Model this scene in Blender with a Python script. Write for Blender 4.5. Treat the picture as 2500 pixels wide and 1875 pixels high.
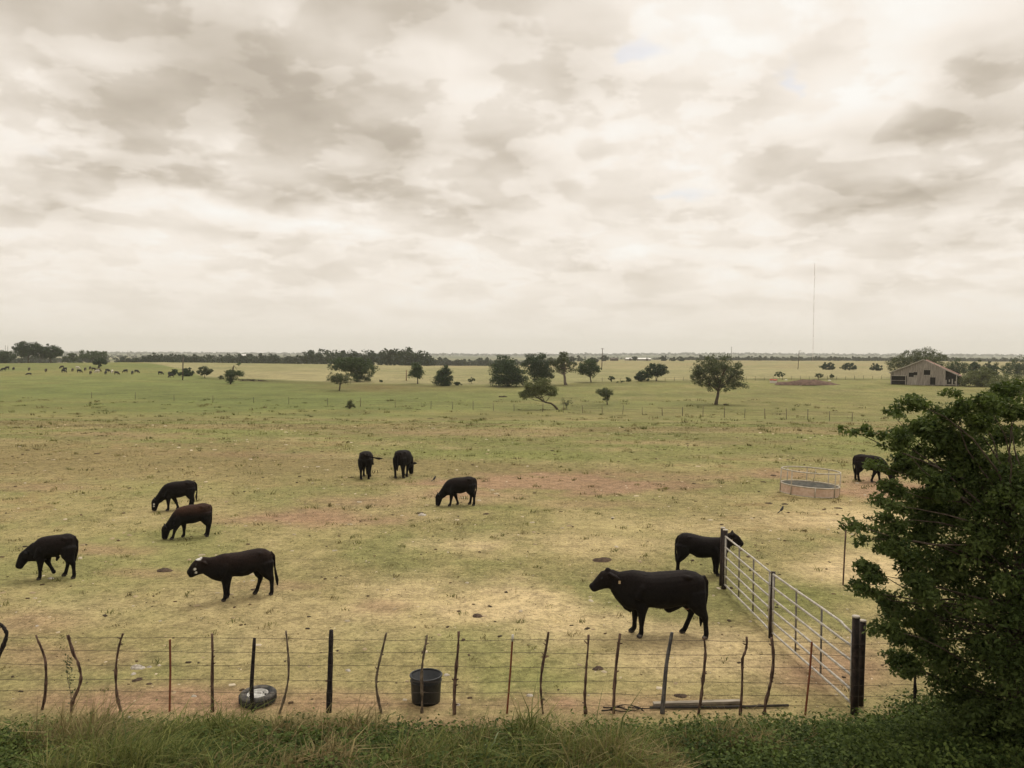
import bpy, math, random
import numpy as np
from mathutils import Matrix, Vector

R = math.radians
for o in list(bpy.data.objects):
    bpy.data.objects.remove(o, do_unlink=True)
scene = bpy.context.scene
COL = scene.collection

# ------------------------------------------------------------------ camera
FPX, W0, H0 = 2000.0, 2500.0, 1875.0
CAM_Z = 5.9
PITCH, ROLL = R(2.02), R(0.29)
cam_data = bpy.data.cameras.new('camera')
cam_data.sensor_width = 36.0
cam_data.lens = 36.0 * FPX / W0
cam_data.clip_start, cam_data.clip_end = 0.1, 60000
cam = bpy.data.objects.new('camera', cam_data)
COL.objects.link(cam)
CAM_M = Matrix.Translation((0, 0, CAM_Z)) @ Matrix.Rotation(R(90) - PITCH, 4, 'X') @ Matrix.Rotation(ROLL, 4, 'Z')
cam.matrix_world = CAM_M
scene.camera = cam

scene.view_settings.view_transform = 'Standard'
scene.view_settings.look = 'None'
scene.view_settings.gamma = 1.0
scene.view_settings.exposure = 0.5
EXPO = 2 ** 0.5
scene.cycles.use_denoising = True
scene.cycles.use_adaptive_sampling = True
scene.cycles.adaptive_threshold = 0.015
scene.cycles.adaptive_min_samples = 12
scene.cycles.max_bounces = 8
scene.cycles.transparent_max_bounces = 8
scene.cycles.volume_bounces = 1
scene.cycles.filter_width = 1.5


def lin(r, g, b):
    f = lambda c: (c / 255 / 12.92) if c <= 10 else ((c / 255 + 0.055) / 1.055) ** 2.4
    return (f(r), f(g), f(b))


# ------------------------------------------------------------------ node helper
class NT:
    def __init__(s, tree):
        s.t = tree
        s.n = tree.nodes
        s.l = tree.links

    def new(s, typ, **kw):
        n = s.n.new(typ)
        for k, v in kw.items():
            setattr(n, k, v)
        return n

    def put(s, sock, v):
        if hasattr(v, 'is_output'):
            s.l.new(v, sock)
        else:
            sock.default_value = v

    def math(s, op, a, b=0.0, c=0.0, clamp=False):
        n = s.new('ShaderNodeMath', operation=op, use_clamp=clamp)
        s.put(n.inputs[0], a)
        s.put(n.inputs[1], b)
        s.put(n.inputs[2], c)
        return n.outputs[0]

    def smooth(s, v, a, b, lo=0.0, hi=1.0):
        n = s.new('ShaderNodeMapRange', interpolation_type='SMOOTHSTEP')
        s.put(n.inputs[0], v)
        n.inputs[1].default_value, n.inputs[2].default_value = a, b
        n.inputs[3].default_value, n.inputs[4].default_value = lo, hi
        return n.outputs[0]

    def xyz(s, x, y, z):
        n = s.new('ShaderNodeCombineXYZ')
        for i, v in enumerate((x, y, z)):
            s.put(n.inputs[i], v)
        return n.outputs[0]

    def sep(s, v):
        n = s.new('ShaderNodeSeparateXYZ')
        s.put(n.inputs[0], v)
        return n.outputs

    def noise(s, vec, scale, detail=4, rough=0.55, dist=0.0, dim='3D'):
        n = s.new('ShaderNodeTexNoise', noise_dimensions=dim)
        if vec is not None:
            s.put(n.inputs['Vector'], vec)
        n.inputs['Scale'].default_value = scale
        n.inputs['Detail'].default_value = detail
        n.inputs['Roughness'].default_value = rough
        n.inputs['Distortion'].default_value = dist
        return n.outputs

    def ramp(s, fac, stops):
        n = s.new('ShaderNodeValToRGB')
        e = n.color_ramp.elements
        while len(e) < len(stops):
            e.new(0.5)
        for i, (p, c) in enumerate(stops):
            e[i].position = p
            e[i].color = (*c, 1)
        s.put(n.inputs[0], fac)
        return n.outputs[0]

    def mix(s, fac, a, b, blend='MIX'):
        n = s.new('ShaderNodeMix', data_type='RGBA', blend_type=blend)
        s.put(n.inputs['Factor'], fac)
        ia, ib = [i for i in n.inputs if i.name in 'AB' and i.type == 'RGBA']
        s.put(ia, (*a, 1) if isinstance(a, tuple) else a)
        s.put(ib, (*b, 1) if isinstance(b, tuple) else b)
        return [o for o in n.outputs if o.type == 'RGBA'][0]


# ------------------------------------------------------------------ world: overcast sky
SUN_EL, SUN_AZ = R(62), R(25)          # azimuth from +Y towards +X
world = bpy.data.worlds.new('World')
scene.world = world
world.use_nodes = True
nt = NT(world.node_tree)
world.node_tree.nodes.clear()
SKY_STRENGTH = 0.1
tc = nt.new('ShaderNodeTexCoord').outputs['Generated']
sx, sy, sz = nt.sep(tc)
zz = nt.math('ADD', nt.math('MAXIMUM', sz, 0.0), 0.24)
px_, py_ = nt.math('DIVIDE', sx, zz), nt.math('DIVIDE', sy, zz)
pv = nt.xyz(px_, py_, 3.7)
big = nt.noise(pv, 1.7, 3, 0.5, 0.2)[0]
fine = nt.noise(pv, 4.6, 6, 0.55, 0.1)[0]
# placed cloud masses, in tangent directions ahead of the viewer
ysafe = nt.math('MAXIMUM', sy, 0.05)
warp = nt.noise(pv, 3.2, 4, 0.6)[1]
wx, wy, _ = nt.sep(warp)
wsh = nt.new('ShaderNodeVectorMath', operation='MULTIPLY_ADD')
nt.put(wsh.inputs[0], warp)
wsh.inputs[1].default_value = (0.26, 0.26, 0.0)
nt.put(wsh.inputs[2], pv)
vor = nt.new('ShaderNodeTexVoronoi', feature='F1', voronoi_dimensions='2D')
nt.put(vor.inputs['Vector'], wsh.outputs[0])
vor.inputs['Scale'].default_value = 2.9
vor.inputs['Detail'].default_value = 2.0
vor.inputs['Roughness'].default_value = 0.45
ga = nt.math('ADD', nt.math('DIVIDE', sx, ysafe), nt.math('MULTIPLY', nt.math('SUBTRACT', wx, 0.5), 0.17))
gb = nt.math('ADD', nt.math('DIVIDE', sz, ysafe), nt.math('MULTIPLY', nt.math('SUBTRACT', wy, 0.5), 0.10))
front = nt.smooth(sy, 0.15, 0.45)


gvec = nt.xyz(ga, gb, 0.0)


def blob(u, v, rx, ry, rot, amp, prev):
    m = nt.new('ShaderNodeMapping', vector_type='TEXTURE')
    nt.put(m.inputs[0], gvec)
    m.inputs['Location'].default_value = ((u - 1250) / FPX, (867 - v) / FPX, 0)
    m.inputs['Rotation'].default_value = (0, 0, R(-rot))
    m.inputs['Scale'].default_value = (rx * 1.7 / FPX, ry * 1.7 / FPX, 1)
    g = nt.new('ShaderNodeTexGradient', gradient_type='SPHERICAL')
    nt.l.new(m.outputs[0], g.inputs[0])
    return nt.math('MULTIPLY_ADD', g.outputs['Fac'], amp, prev)


def total(bl):
    acc = 0.0
    for b in bl:
        acc = blob(*b, acc)
    return nt.math('MULTIPLY', acc, front)


shade = total([
    (560, 110, 760, 210, 8, -0.38), (830, 330, 440, 115, 24, -0.32), (1010, 455, 180, 60, 15, -0.20),
    (300, 300, 330, 48, 18, -0.30), (560, 460, 420, 34, 5, -0.26), (2280, 320, 330, 95, -17, -0.42),
    (2150, 490, 300, 36, -4, -0.32), (2420, 190, 200, 170, -15, -0.26), (2380, 560, 240, 34, -5, -0.24),
    (1300, 400, 110, 50, 0, -0.24), (640, 590, 260, 22, 4, -0.12), (200, 520, 260, 28, 0, -0.16),
    (2050, 40, 130, 60, -20, -0.14), (1760, 570, 150, 30, 12, -0.16), (1930, 560, 70, 30, 0, -0.14),
    (1150, 640, 260, 18, 0, -0.08), (1440, 250, 120, 60, 0, -0.10),
    (1700, 230, 430, 270, 0, 0.20), (480, 360, 300, 36, 20, 0.24), (650, 520, 420, 32, 5, 0.22),
    (2350, 385, 200, 46, -8, 0.34), (1970, 45, 55, 40, 0, 0.24), (1040, 465, 90, 45, 0, 0.22),
    (880, 280, 110, 30, 10, 0.22), (60, 400, 160, 70, 0, 0.18), (30, 150, 60, 60, 0, 0.14),
])
puff = nt.math('ADD', nt.smooth(fine, 0.475, 0.54, -0.10, 0.10), nt.smooth(big, 0.44, 0.58, -0.06, 0.06))
relief = nt.math('MULTIPLY', nt.math('SUBTRACT', 0.42, vor.outputs['Distance']), 0.52)
val = nt.math('ADD', nt.math('MULTIPLY', nt.math('SUBTRACT', big, 0.5), 0.55),
              nt.math('MULTIPLY', nt.math('SUBTRACT', fine, 0.5), 0.36))
val = nt.math('ADD', nt.math('ADD', val, puff), relief)
low = nt.smooth(sz, 0.0, 0.24, 0.42, 0.66)
val = nt.math('ADD', nt.math('ADD', nt.math('MULTIPLY', val, low), shade), 0.765)


def skyc(r, g, b):
    return tuple(c / EXPO / SKY_STRENGTH for c in lin(r, g, b))


clouds = nt.ramp(val, [(0.0, lin(178, 167, 152)), (0.26, lin(201, 190, 175)), (0.5, lin(228, 218, 205)),
                       (0.72, lin(248, 239, 228)), (1.0, lin(255, 252, 246))])
cs = nt.new('ShaderNodeVectorMath', operation='SCALE')
nt.put(cs.inputs[0], clouds)
cs.inputs['Scale'].default_value = 1.0 / EXPO / SKY_STRENGTH
skyt = nt.new('ShaderNodeTexSky', sky_type='NISHITA', sun_disc=False)
skyt.sun_elevation, skyt.sun_rotation = SUN_EL, SUN_AZ
skyt.air_density, skyt.dust_density = 1.0, 2.5
gaps = total([(1580, 140, 62, 26, -12, 1.1), (1530, 175, 30, 18, -40, 0.7), (1912, 205, 24, 40, 8, 1.1),
              (1650, 466, 60, 12, -6, 0.8), (115, 392, 50, 22, 20, 0.5)])
gapf = nt.smooth(nt.math('ADD', gaps, nt.math('MULTIPLY', nt.math('SUBTRACT', fine, 0.5), 1.2)), 0.25, 1.0, 0.0, 0.30)
sky1 = nt.mix(gapf, cs.outputs[0], skyt.outputs[0])
hz = nt.smooth(sz, 0.0, 0.105, 1.0, 0.0)
sky2 = nt.mix(nt.math('MULTIPLY', hz, 0.92), sky1, skyc(240, 232, 221))
below = nt.smooth(sz, -0.03, 0.0)
sky3 = nt.mix(below, skyc(140, 130, 95), sky2)
bg = nt.new('ShaderNodeBackground')
nt.put(bg.inputs[0], sky3)
bg.inputs[1].default_value = SKY_STRENGTH
wo = nt.new('ShaderNodeOutputWorld')
nt.l.new(bg.outputs[0], wo.inputs[0])

# ------------------------------------------------------------------ sun behind the cloud
sd = bpy.data.lights.new('sun', 'SUN')
sd.energy, sd.angle, sd.color = 1.5, R(34), (1.0, 0.95, 0.86)
sun = bpy.data.objects.new('sun', sd)
COL.objects.link(sun)
sdir = Vector((math.sin(SUN_AZ) * math.cos(SUN_EL), math.cos(SUN_AZ) * math.cos(SUN_EL), math.sin(SUN_EL)))
sun.rotation_euler = sdir.to_track_quat('Z', 'Y').to_euler()
sun.location = sdir * 60


# ------------------------------------------------------------------ terrain function
def sst(a, b, x):
    t = np.clip((x - a) / (b - a), 0, 1)
    return t * t * (3 - 2 * t)


_rng = np.random.RandomState(7)
_perm = _rng.rand(256, 256)


def vnoise(x, y):
    xi, yi = np.floor(x).astype(int), np.floor(y).astype(int)
    fx, fy = x - xi, y - yi
    fx, fy = fx * fx * (3 - 2 * fx), fy * fy * (3 - 2 * fy)
    a, b = _perm[xi % 256, yi % 256], _perm[(xi + 1) % 256, yi % 256]
    c, d = _perm[xi % 256, (yi + 1) % 256], _perm[(xi + 1) % 256, (yi + 1) % 256]
    return (a * (1 - fx) + b * fx) * (1 - fy) + (c * (1 - fx) + d * fx) * fy


def fbm(x, y, oct=4, rough=0.5):
    s, a, t = 0.0, 1.0, 0.0
    for i in range(oct):
        s = s + a * vnoise(x * 2 ** i + 13.7 * i, y * 2 ** i + 7.3 * i)
        t += a
        a *= rough
    return s / t


def terrain(X, Y):
    X, Y = np.asarray(X, float), np.asarray(Y, float)
    Ya = np.maximum(Y, 1.0)
    t = X / Ya
    z = -3.3 * sst(48, 135, Y) + 1.8 * sst(165, 300, Y)
    z = z + 2.7 * np.exp(-((X + 185) / 120) ** 2 - ((Y - 430) / 95) ** 2)
    z = z + 0.6 * np.exp(-((X - 110) / 70) ** 2 - ((Y - 235) / 60) ** 2)
    right = sst(-0.02, 0.14, t)
    z = z + right * (2.2 * sst(330, 800, Y) - 5.0 * sst(1000, 1700, Y))
    z = z - (1 - right) * 6.0 * sst(500, 1000, Y)
    # low hills on the skyline
    hill = sst(2600, 5600, Y) * (9.0 + 6.0 * fbm(X / 900 + 3, Y / 1500, 3)) * (0.55 + 0.95 * sst(0.0, 0.3, t))
    z = z + hill + sst(2000, 4000, Y) * 3.2
    # embankment on this side of the fence
    e = np.clip(12.75 - Y + 0.25 * (fbm(X * 0.7 + 9, Y * 0.7, 2) - 0.5), 0, 14)
    z = z + 0.21 * e * sst(0, 1.6, e)
    amp = 0.05 + 0.5 * sst(40, 250, Y)
    z = z + amp * (fbm(X / 9 + 40, Y / 9 + 40, 3) - 0.5) * 0.8
    z = z + 1.1 * sst(150, 500, Y) * (fbm(X / 80 + 4, Y / 80 + 14, 3) - 0.5)
    return z


def ray(u, v):
    d = CAM_M.to_3x3() @ Vector(((u - W0 / 2) / FPX, -(v - H0 / 2) / FPX, -1.0))
    return d / d.y                                   # unit step in Y


def at(u, v, Y):
    d = ray(u, v)
    return Vector((d.x * Y, Y, CAM_Z + d.z * Y))


_steps = np.concatenate([np.arange(4, 60, 0.02), np.arange(60, 400, 0.1), np.arange(400, 7000, 2.0)])


def ground(u, v):
    """point on the terrain that the photograph shows at (u, v)"""
    d = ray(u, v)
    g = terrain(d.x * _steps, _steps) - (CAM_Z + d.z * _steps)
    i = int(np.argmax(g > 0)) if np.any(g > 0) else len(_steps) - 1
    Y = float(_steps[i])
    return Vector((d.x * Y, Y, float(terrain(d.x * Y, Y))))


def on(x, y):
    return Vector((x, y, float(terrain(x, y))))


def depth_ground(u, Y):
    d = ray(u, 900)
    return on(d.x * Y, Y)


# ------------------------------------------------------------------ mesh helpers
def mesh_np(name, V, faces):
    """V (n,3); faces: array (m,k) or list of arrays"""
    if not isinstance(faces, list):
        faces = [faces]
    me = bpy.data.meshes.new(name)
    V = np.asarray(V, np.float32)
    me.vertices.add(len(V))
    me.vertices.foreach_set('co', V.ravel())
    idx = np.concatenate([np.asarray(f, np.int32).ravel() for f in faces])
    tot = np.concatenate([np.full(len(f), np.asarray(f).shape[1], np.int32) for f in faces])
    st = np.concatenate([[0], np.cumsum(tot)[:-1]]).astype(np.int32)
    me.loops.add(len(idx))
    me.loops.foreach_set('vertex_index', idx)
    me.polygons.add(len(tot))
    me.polygons.foreach_set('loop_start', st)
    me.update(calc_edges=True)
    return me


def smooth(me, on_=True):
    me.polygons.foreach_set('use_smooth', np.full(len(me.polygons), on_, dtype=bool))


def attr(me, name, data, typ='FLOAT'):
    a = me.attributes.new(name, typ, 'POINT')
    if typ == 'FLOAT':
        a.data.foreach_set('value', np.asarray(data, np.float32).ravel())
    else:
        d = np.asarray(data, np.float32)
        if d.shape[1] == 3:
            d = np.concatenate([d, np.ones((len(d), 1), np.float32)], 1)
        a.data.foreach_set('color', d.ravel())


class MB:
    """collects primitive shapes, then makes one mesh"""
    def __init__(s):
        s.v, s.f, s.n = [], [], 0

    def add(s, V, F):
        V = np.asarray(V, float)
        s.v.append(V)
        s.f += [tuple(i + s.n for i in f) for f in F]
        s.n += len(V)
        return s

    def box(s, c, size, rot=None):
        x, y, z = [k / 2 for k in size]
        V = np.array([(a, b, d) for d in (-z, z) for b in (-y, y) for a in (-x, x)])
        if rot is not None:
            V = V @ np.array(rot.to_3x3()).T
        return s.add(V + np.array(c), [(0, 2, 3, 1), (4, 5, 7, 6), (0, 1, 5, 4), (2, 6, 7, 3), (0, 4, 6, 2), (1, 3, 7, 5)])

    def tube(s, pts, radii, sides=8, flat=None, up=(0, 0, 1), cap=True):
        """tube along pts; radii per point; flat = (side radius per point) gives an elliptical section"""
        P = np.array([tuple(p) for p in pts], float)
        n = len(P)
        ra = np.full(n, radii, float) if np.isscalar(radii) else np.array(radii, float)
        rb = ra if flat is None else np.array(flat, float)
        T = np.gradient(P, axis=0)
        T /= np.linalg.norm(T, axis=1)[:, None] + 1e-9
        up = np.array(up, float)
        V = []
        prev = None
        for i in range(n):
            if prev is None:
                a = np.cross(up, T[i])
                if np.linalg.norm(a) < 1e-3:
                    a = np.cross((1, 0, 0), T[i])
            else:
                a = prev - T[i] * prev.dot(T[i])
            a /= np.linalg.norm(a) + 1e-9
            prev = a
            b = np.cross(T[i], a)
            for k in range(sides):
                th = 2 * math.pi * k / sides
                V.append(P[i] + a * rb[i] * math.cos(th) + b * ra[i] * math.sin(th))
        F = []
        for i in range(n - 1):
            for k in range(sides):
                k2 = (k + 1) % sides
                F.append((i * sides + k, i * sides + k2, (i + 1) * sides + k2, (i + 1) * sides + k))
        if cap:
            F.append(tuple(range(sides - 1, -1, -1)))
            F.append(tuple(range((n - 1) * sides, n * sides)))
        return s.add(V, F)

    def lathe(s, prof, sides=32, c=(0, 0, 0), closed=False):
        V, F = [], []
        m = len(prof)
        for k in range(sides):
            th = 2 * math.pi * k / sides
            for r, z in prof:
                V.append((c[0] + r * math.cos(th), c[1] + r * math.sin(th), c[2] + z))
        for k in range(sides):
            k2 = (k + 1) % sides
            for j in range(m if closed else m - 1):
                j2 = (j + 1) % m
                F.append((k * m + j, k2 * m + j, k2 * m + j2, k * m + j2))
        return s.add(V, F)

    def ball(s, c, r, sub=8):
        r = (r, r, r) if np.isscalar(r) else r
        V, F = [], []
        rows = sub // 2 + 1
        for i in range(rows):
            ph = math.pi * (i + 0.02) / (rows - 1 + 0.04)
            for k in range(sub):
                th = 2 * math.pi * k / sub
                V.append((c[0] + r[0] * math.sin(ph) * math.cos(th), c[1] + r[1] * math.sin(ph) * math.sin(th), c[2] + r[2] * math.cos(ph)))
        for i in range(rows - 1):
            for k in range(sub):
                k2 = (k + 1) % sub
                F.append((i * sub + k, (i + 1) * sub + k, (i + 1) * sub + k2, i * sub + k2))
        F.append(tuple(range(sub)))
        F.append(tuple(range(rows * sub - 1, (rows - 1) * sub - 1, -1)))
        return s.add(V, F)

    def mesh(s, name, sm=True):
        me = bpy.data.meshes.new(name)
        me.from_pydata(np.concatenate(s.v).tolist(), [], s.f)
        if sm:
            smooth(me)
        me.update()
        return me


def obj(name, me, mat=None, parent=None, loc=None):
    o = bpy.data.objects.new(name, me)
    COL.objects.link(o)
    if mat is not None and me is not None and len(me.materials) == 0:
        me.materials.append(mat)
    if parent is not None:
        o.parent = parent
    if loc is not None:
        o.location = loc
    return o


def tag(o, label, cat, group=None):
    o['label'], o['category'] = label, cat
    if group:
        o['group'] = group
    return o


def empty(name, loc, label, cat, group=None, rz=0.0):
    o = bpy.data.objects.new(name, None)
    o.empty_display_size = 0.2
    COL.objects.link(o)
    o.location = loc
    o.rotation_euler = (0, 0, rz)
    return tag(o, label, cat, group)


# ------------------------------------------------------------------ materials
def material(name, build):
    m = bpy.data.materials.new(name)
    m.use_nodes = True
    m.node_tree.nodes.clear()
    n = NT(m.node_tree)
    out = n.new('ShaderNodeOutputMaterial')
    sh = build(n)
    n.l.new(sh, out.inputs['Surface'])
    return m


def principled(n, color, rough=0.8, spec=0.3, bump=None, metal=0.0):
    p = n.new('ShaderNodeBsdfPrincipled')
    n.put(p.inputs['Base Color'], (*color, 1) if isinstance(color, tuple) else color)
    n.put(p.inputs['Roughness'], rough)
    n.put(p.inputs['Metallic'], metal)
    p.inputs['Specular IOR Level'].default_value = spec
    if bump is not None:
        b = n.new('ShaderNodeBump')
        b.inputs['Strength'].default_value = bump[1]
        b.inputs['Distance'].default_value = bump[2]
        n.put(b.inputs['Height'], bump[0])
        n.l.new(b.outputs[0], p.inputs['Normal'])
    return p.outputs[0]


def worn(name, c1, c2, scale=6.0, stretch=(1, 1, 1), rough=0.8, spec=0.3, bump=0.3, dist=0.01, lo=0.35, hi=0.7, metal=0.0):
    def b(n):
        co = n.new('ShaderNodeTexCoord').outputs['Object']
        mp = n.new('ShaderNodeMapping')
        n.put(mp.inputs[0], co)
        mp.inputs['Scale'].default_value = stretch
        nz = n.noise(mp.outputs[0], scale, 6, 0.62)[0]
        col = n.mix(n.smooth(nz, lo, hi), c1, c2)
        return principled(n, col, rough, spec, (nz, bump, dist), metal)
    return material(name, b)


def leafmat(name, c1, c2, trans=0.25, rough=0.55):
    def b(n):
        a = n.new('ShaderNodeAttribute', attribute_name='rnd').outputs['Fac']
        col = n.mix(a, c1, c2)
        p = principled(n, col, rough, 0.12)
        t = n.new('ShaderNodeBsdfTranslucent')
        tc_ = n.mix(0.5, col, (0.10, 0.14, 0.02))
        n.put(t.inputs[0], tc_)
        mx = n.new('ShaderNodeMixShader')
        mx.inputs[0].default_value = trans
        n.l.new(p, mx.inputs[1])
        n.l.new(t.outputs[0], mx.inputs[2])
        return mx.outputs[0]
    return material(name, b)


def attrmat(name, aname, rough=0.85, spec=0.2, noise=(8, 0.25)):
    def b(n):
        a = n.new('ShaderNodeAttribute', attribute_name=aname).outputs['Color']
        co = n.new('ShaderNodeTexCoord').outputs['Object']
        nz = n.noise(co, noise[0], 5, 0.6)[0]
        v = n.new('ShaderNodeVectorMath', operation='SCALE')
        n.put(v.inputs[0], a)
        n.put(v.inputs['Scale'], n.smooth(nz, 0.25, 0.75, 1 - noise[1], 1 + noise[1]))
        return principled(n, v.outputs[0], rough, spec, (nz, 0.2, 0.01))
    return material(name, b)


M = {}
M['bark'] = worn('bark', (0.055, 0.042, 0.032), (0.13, 0.105, 0.08), 9, (1, 1, 0.25), 0.95, 0.1, 0.6, 0.02)
M['pale_bark'] = worn('pale_bark', (0.12, 0.10, 0.08), (0.22, 0.19, 0.155), 9, (1, 1, 0.25), 0.95, 0.1, 0.6, 0.02)
M['leaf_dark'] = leafmat('leaf_dark', (0.020, 0.038, 0.019), (0.056, 0.088, 0.040), 0.20)
M['leaf_mid'] = leafmat('leaf_mid', (0.040, 0.063, 0.028), (0.092, 0.126, 0.056), 0.24)
M['leaf_light'] = leafmat('leaf_light', (0.105, 0.122, 0.050), (0.190, 0.205, 0.095), 0.28)
M['leaf_olive'] = leafmat('leaf_olive', (0.062, 0.078, 0.038), (0.134, 0.148, 0.078), 0.24)
M['leaf_near'] = leafmat('leaf_near', (0.028, 0.048, 0.014), (0.135, 0.175, 0.052), 0.35, 0.65)
M['leaf_brush'] = leafmat('leaf_brush', (0.024, 0.042, 0.010), (0.125, 0.165, 0.042), 0.30, 0.7)
M['leaf_far'] = leafmat('leaf_far', (0.022, 0.037, 0.022), (0.050, 0.070, 0.040), 0.1)
M['stake'] = worn('stake_wood', (0.050, 0.032, 0.025), (0.200, 0.130, 0.095), 22, (1, 1, 0.3), 0.95, 0.1, 0.7, 0.01)
M['stake_dark'] = worn('stake_dark', (0.016, 0.014, 0.014), (0.052, 0.043, 0.040), 22, (1, 1, 0.3), 0.95, 0.1, 0.7, 0.01)
M['stake_pale'] = worn('stake_pale', (0.08, 0.062, 0.045), (0.24, 0.19, 0.135), 24, (1, 1, 0.4), 0.95, 0.1, 0.7, 0.01)
M['stake_grey'] = worn('stake_grey', (0.055, 0.052, 0.050), (0.215, 0.20, 0.185), 18, (1, 1, 0.25), 0.95, 0.1, 0.7, 0.01)
M['red_post'] = worn('red_post', (0.16, 0.050, 0.026), (0.245, 0.088, 0.045), 14, (1, 1, 0.4), 0.8, 0.2, 0.2, 0.004)
M['white_tip'] = worn('white_tip', (0.45, 0.42, 0.36), (0.62, 0.58, 0.5), 20)
M['wire'] = worn('wire', (0.035, 0.026, 0.020), (0.085, 0.060, 0.042), 30, (1, 1, 1), 0.7, 0.4, 0.0, 0.001)
M['gate_metal'] = worn('gate_metal', (0.34, 0.31, 0.265), (0.55, 0.515, 0.455), 9, (1, 1, 1), 0.5, 0.4, 0.1, 0.004)
M['gate_dark'] = worn('gate_dark', (0.13, 0.115, 0.10), (0.24, 0.215, 0.185), 9, (1, 1, 1), 0.6, 0.3, 0.1, 0.004)
M['gate_post'] = worn('gate_post', (0.022, 0.017, 0.016), (0.075, 0.050, 0.042), 13, (1, 1, 0.5), 0.8, 0.3, 0.4, 0.01, 0.4, 0.75)
M['post_cap'] = worn('post_cap', (0.40, 0.36, 0.30), (0.58, 0.52, 0.44), 15)
M['rubber'] = worn('rubber', (0.018, 0.019, 0.021), (0.06, 0.06, 0.06), 11, (1, 1, 1), 0.75, 0.35, 0.2, 0.004, 0.35, 0.8)
M['dusty_rubber'] = worn('dusty_rubber', (0.028, 0.028, 0.028), (0.15, 0.135, 0.115), 7, (1, 1, 1), 0.85, 0.2, 0.2, 0.004, 0.35, 0.75)
M['rim'] = worn('rim_metal', (0.36, 0.35, 0.32), (0.58, 0.56, 0.52), 12, (1, 1, 1), 0.45, 0.5, 0.1, 0.003)
M['tub'] = worn('tub_plastic', (0.010, 0.012, 0.014), (0.024, 0.026, 0.029), 9, (1, 1, 1), 0.5, 0.4, 0.1, 0.004)
M['plank_pale'] = worn('plank_pale', (0.20, 0.17, 0.13), (0.38, 0.335, 0.27), 14, (0.2, 1, 1), 0.9, 0.1, 0.4, 0.004)
M['plank_dark'] = worn('plank_dark', (0.030, 0.028, 0.026), (0.075, 0.066, 0.058), 12, (0.2, 1, 1), 0.9, 0.1, 0.4, 0.004)
M['feeder_rust'] = worn('feeder_rust', (0.48, 0.335, 0.25), (0.60, 0.46, 0.36), 5, (1, 1, 1.6), 0.75, 0.3, 0.15, 0.006)
M['feeder_grey'] = worn('feeder_grey', (0.19, 0.205, 0.205), (0.33, 0.335, 0.32), 4, (1, 1, 2.5), 0.55, 0.4, 0.15, 0.006)
M['feeder_pipe'] = worn('feeder_pipe', (0.34, 0.30, 0.235), (0.54, 0.48, 0.39), 8, (1, 1, 1), 0.6, 0.4, 0.1, 0.004)
M['stone'] = worn('stone', (0.33, 0.285, 0.23), (0.60, 0.55, 0.47), 14, (1, 1, 1), 0.9, 0.2, 0.4, 0.01)
M['dung'] = worn('dung', (0.040, 0.028, 0.020), (0.115, 0.080, 0.055), 14, (1, 1, 1), 0.95, 0.1, 0.6, 0.02)
M['soil'] = worn('soil', (0.085, 0.056, 0.042), (0.175, 0.115, 0.086), 1.2, (1, 1, 1), 0.95, 0.1, 0.8, 0.05)
M['pole'] = worn('pole_wood', (0.075, 0.06, 0.048), (0.14, 0.115, 0.09), 5, (1, 1, 0.2), 0.9)
M['pale_pole'] = worn('pale_pole', (0.20, 0.135, 0.085), (0.31, 0.21, 0.14), 5, (1, 1, 0.2), 0.9)
M['mast'] = worn('mast_paint', (0.50, 0.42, 0.39), (0.60, 0.53, 0.49), 0.05)
M['barn_wood'] = worn('barn_wood', (0.20, 0.172, 0.150), (0.36, 0.325, 0.285), 1.6, (3, 3, 0.3), 0.95, 0.1, 0.4, 0.02)
M['barn_grey'] = worn('barn_grey', (0.25, 0.225, 0.195), (0.41, 0.375, 0.33), 1.6, (3, 3, 0.3), 0.95, 0.1, 0.4, 0.02)
M['barn_roof'] = worn('barn_roof', (0.17, 0.085, 0.062), (0.31, 0.205, 0.165), 1.1, (1, 1, 1), 0.85, 0.2, 0.3, 0.03)
M['barn_trim'] = worn('barn_trim', (0.28, 0.255, 0.22), (0.42, 0.39, 0.345), 3, (1, 1, 1), 0.9)
M['hollow_shade'] = worn('hollow_shade', (0.012, 0.011, 0.010), (0.030, 0.026, 0.023), 3, (1, 1, 1), 0.95)  # near-black colour paints the shade inside the barn and the wheel holes
M['white_roof'] = worn('white_roof', (0.70, 0.68, 0.64), (0.8, 0.78, 0.74), 0.3, (1, 1, 1), 0.6)
M['grey_wall'] = worn('grey_wall', (0.26, 0.24, 0.21), (0.36, 0.34, 0.30), 0.5, (1, 1, 1), 0.8)
M['dark_shed'] = worn('dark_shed', (0.06, 0.045, 0.035), (0.11, 0.082, 0.062), 0.5, (1, 1, 1), 0.8)
M['red_paint'] = worn('red_paint', (0.46, 0.085, 0.060), (0.55, 0.14, 0.10), 4, (1, 1, 1), 0.6)
M['white_paint'] = worn('white_paint', (0.56, 0.52, 0.46), (0.72, 0.68, 0.62), 4, (1, 1, 1), 0.6)
M['cattle'] = attrmat('cattle_coat', 'coat', 0.75, 0.10, (26, 0.35))
M['eye'] = worn('eye', (0.006, 0.005, 0.005), (0.012, 0.010, 0.008), 5, rough=0.15, spec=0.5, bump=0)
M['ear_tag'] = worn('ear_tag', (0.50, 0.36, 0.20), (0.60, 0.45, 0.27), 8, rough=0.5)
M['bird'] = worn('bird_plumage', (0.008, 0.008, 0.010), (0.022, 0.020, 0.022), 20, rough=0.5)
for nm, c in (('coat_black', (0.014, 0.013, 0.013)), ('coat_brown', (0.034, 0.021, 0.014)), ('coat_cream', (0.55, 0.50, 0.42)), ('coat_olive', (0.055, 0.042, 0.026))):
    M[nm] = worn(nm, tuple(k * 0.8 for k in c), tuple(k * 1.2 for k in c), 9, rough=0.7, bump=0)

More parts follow.
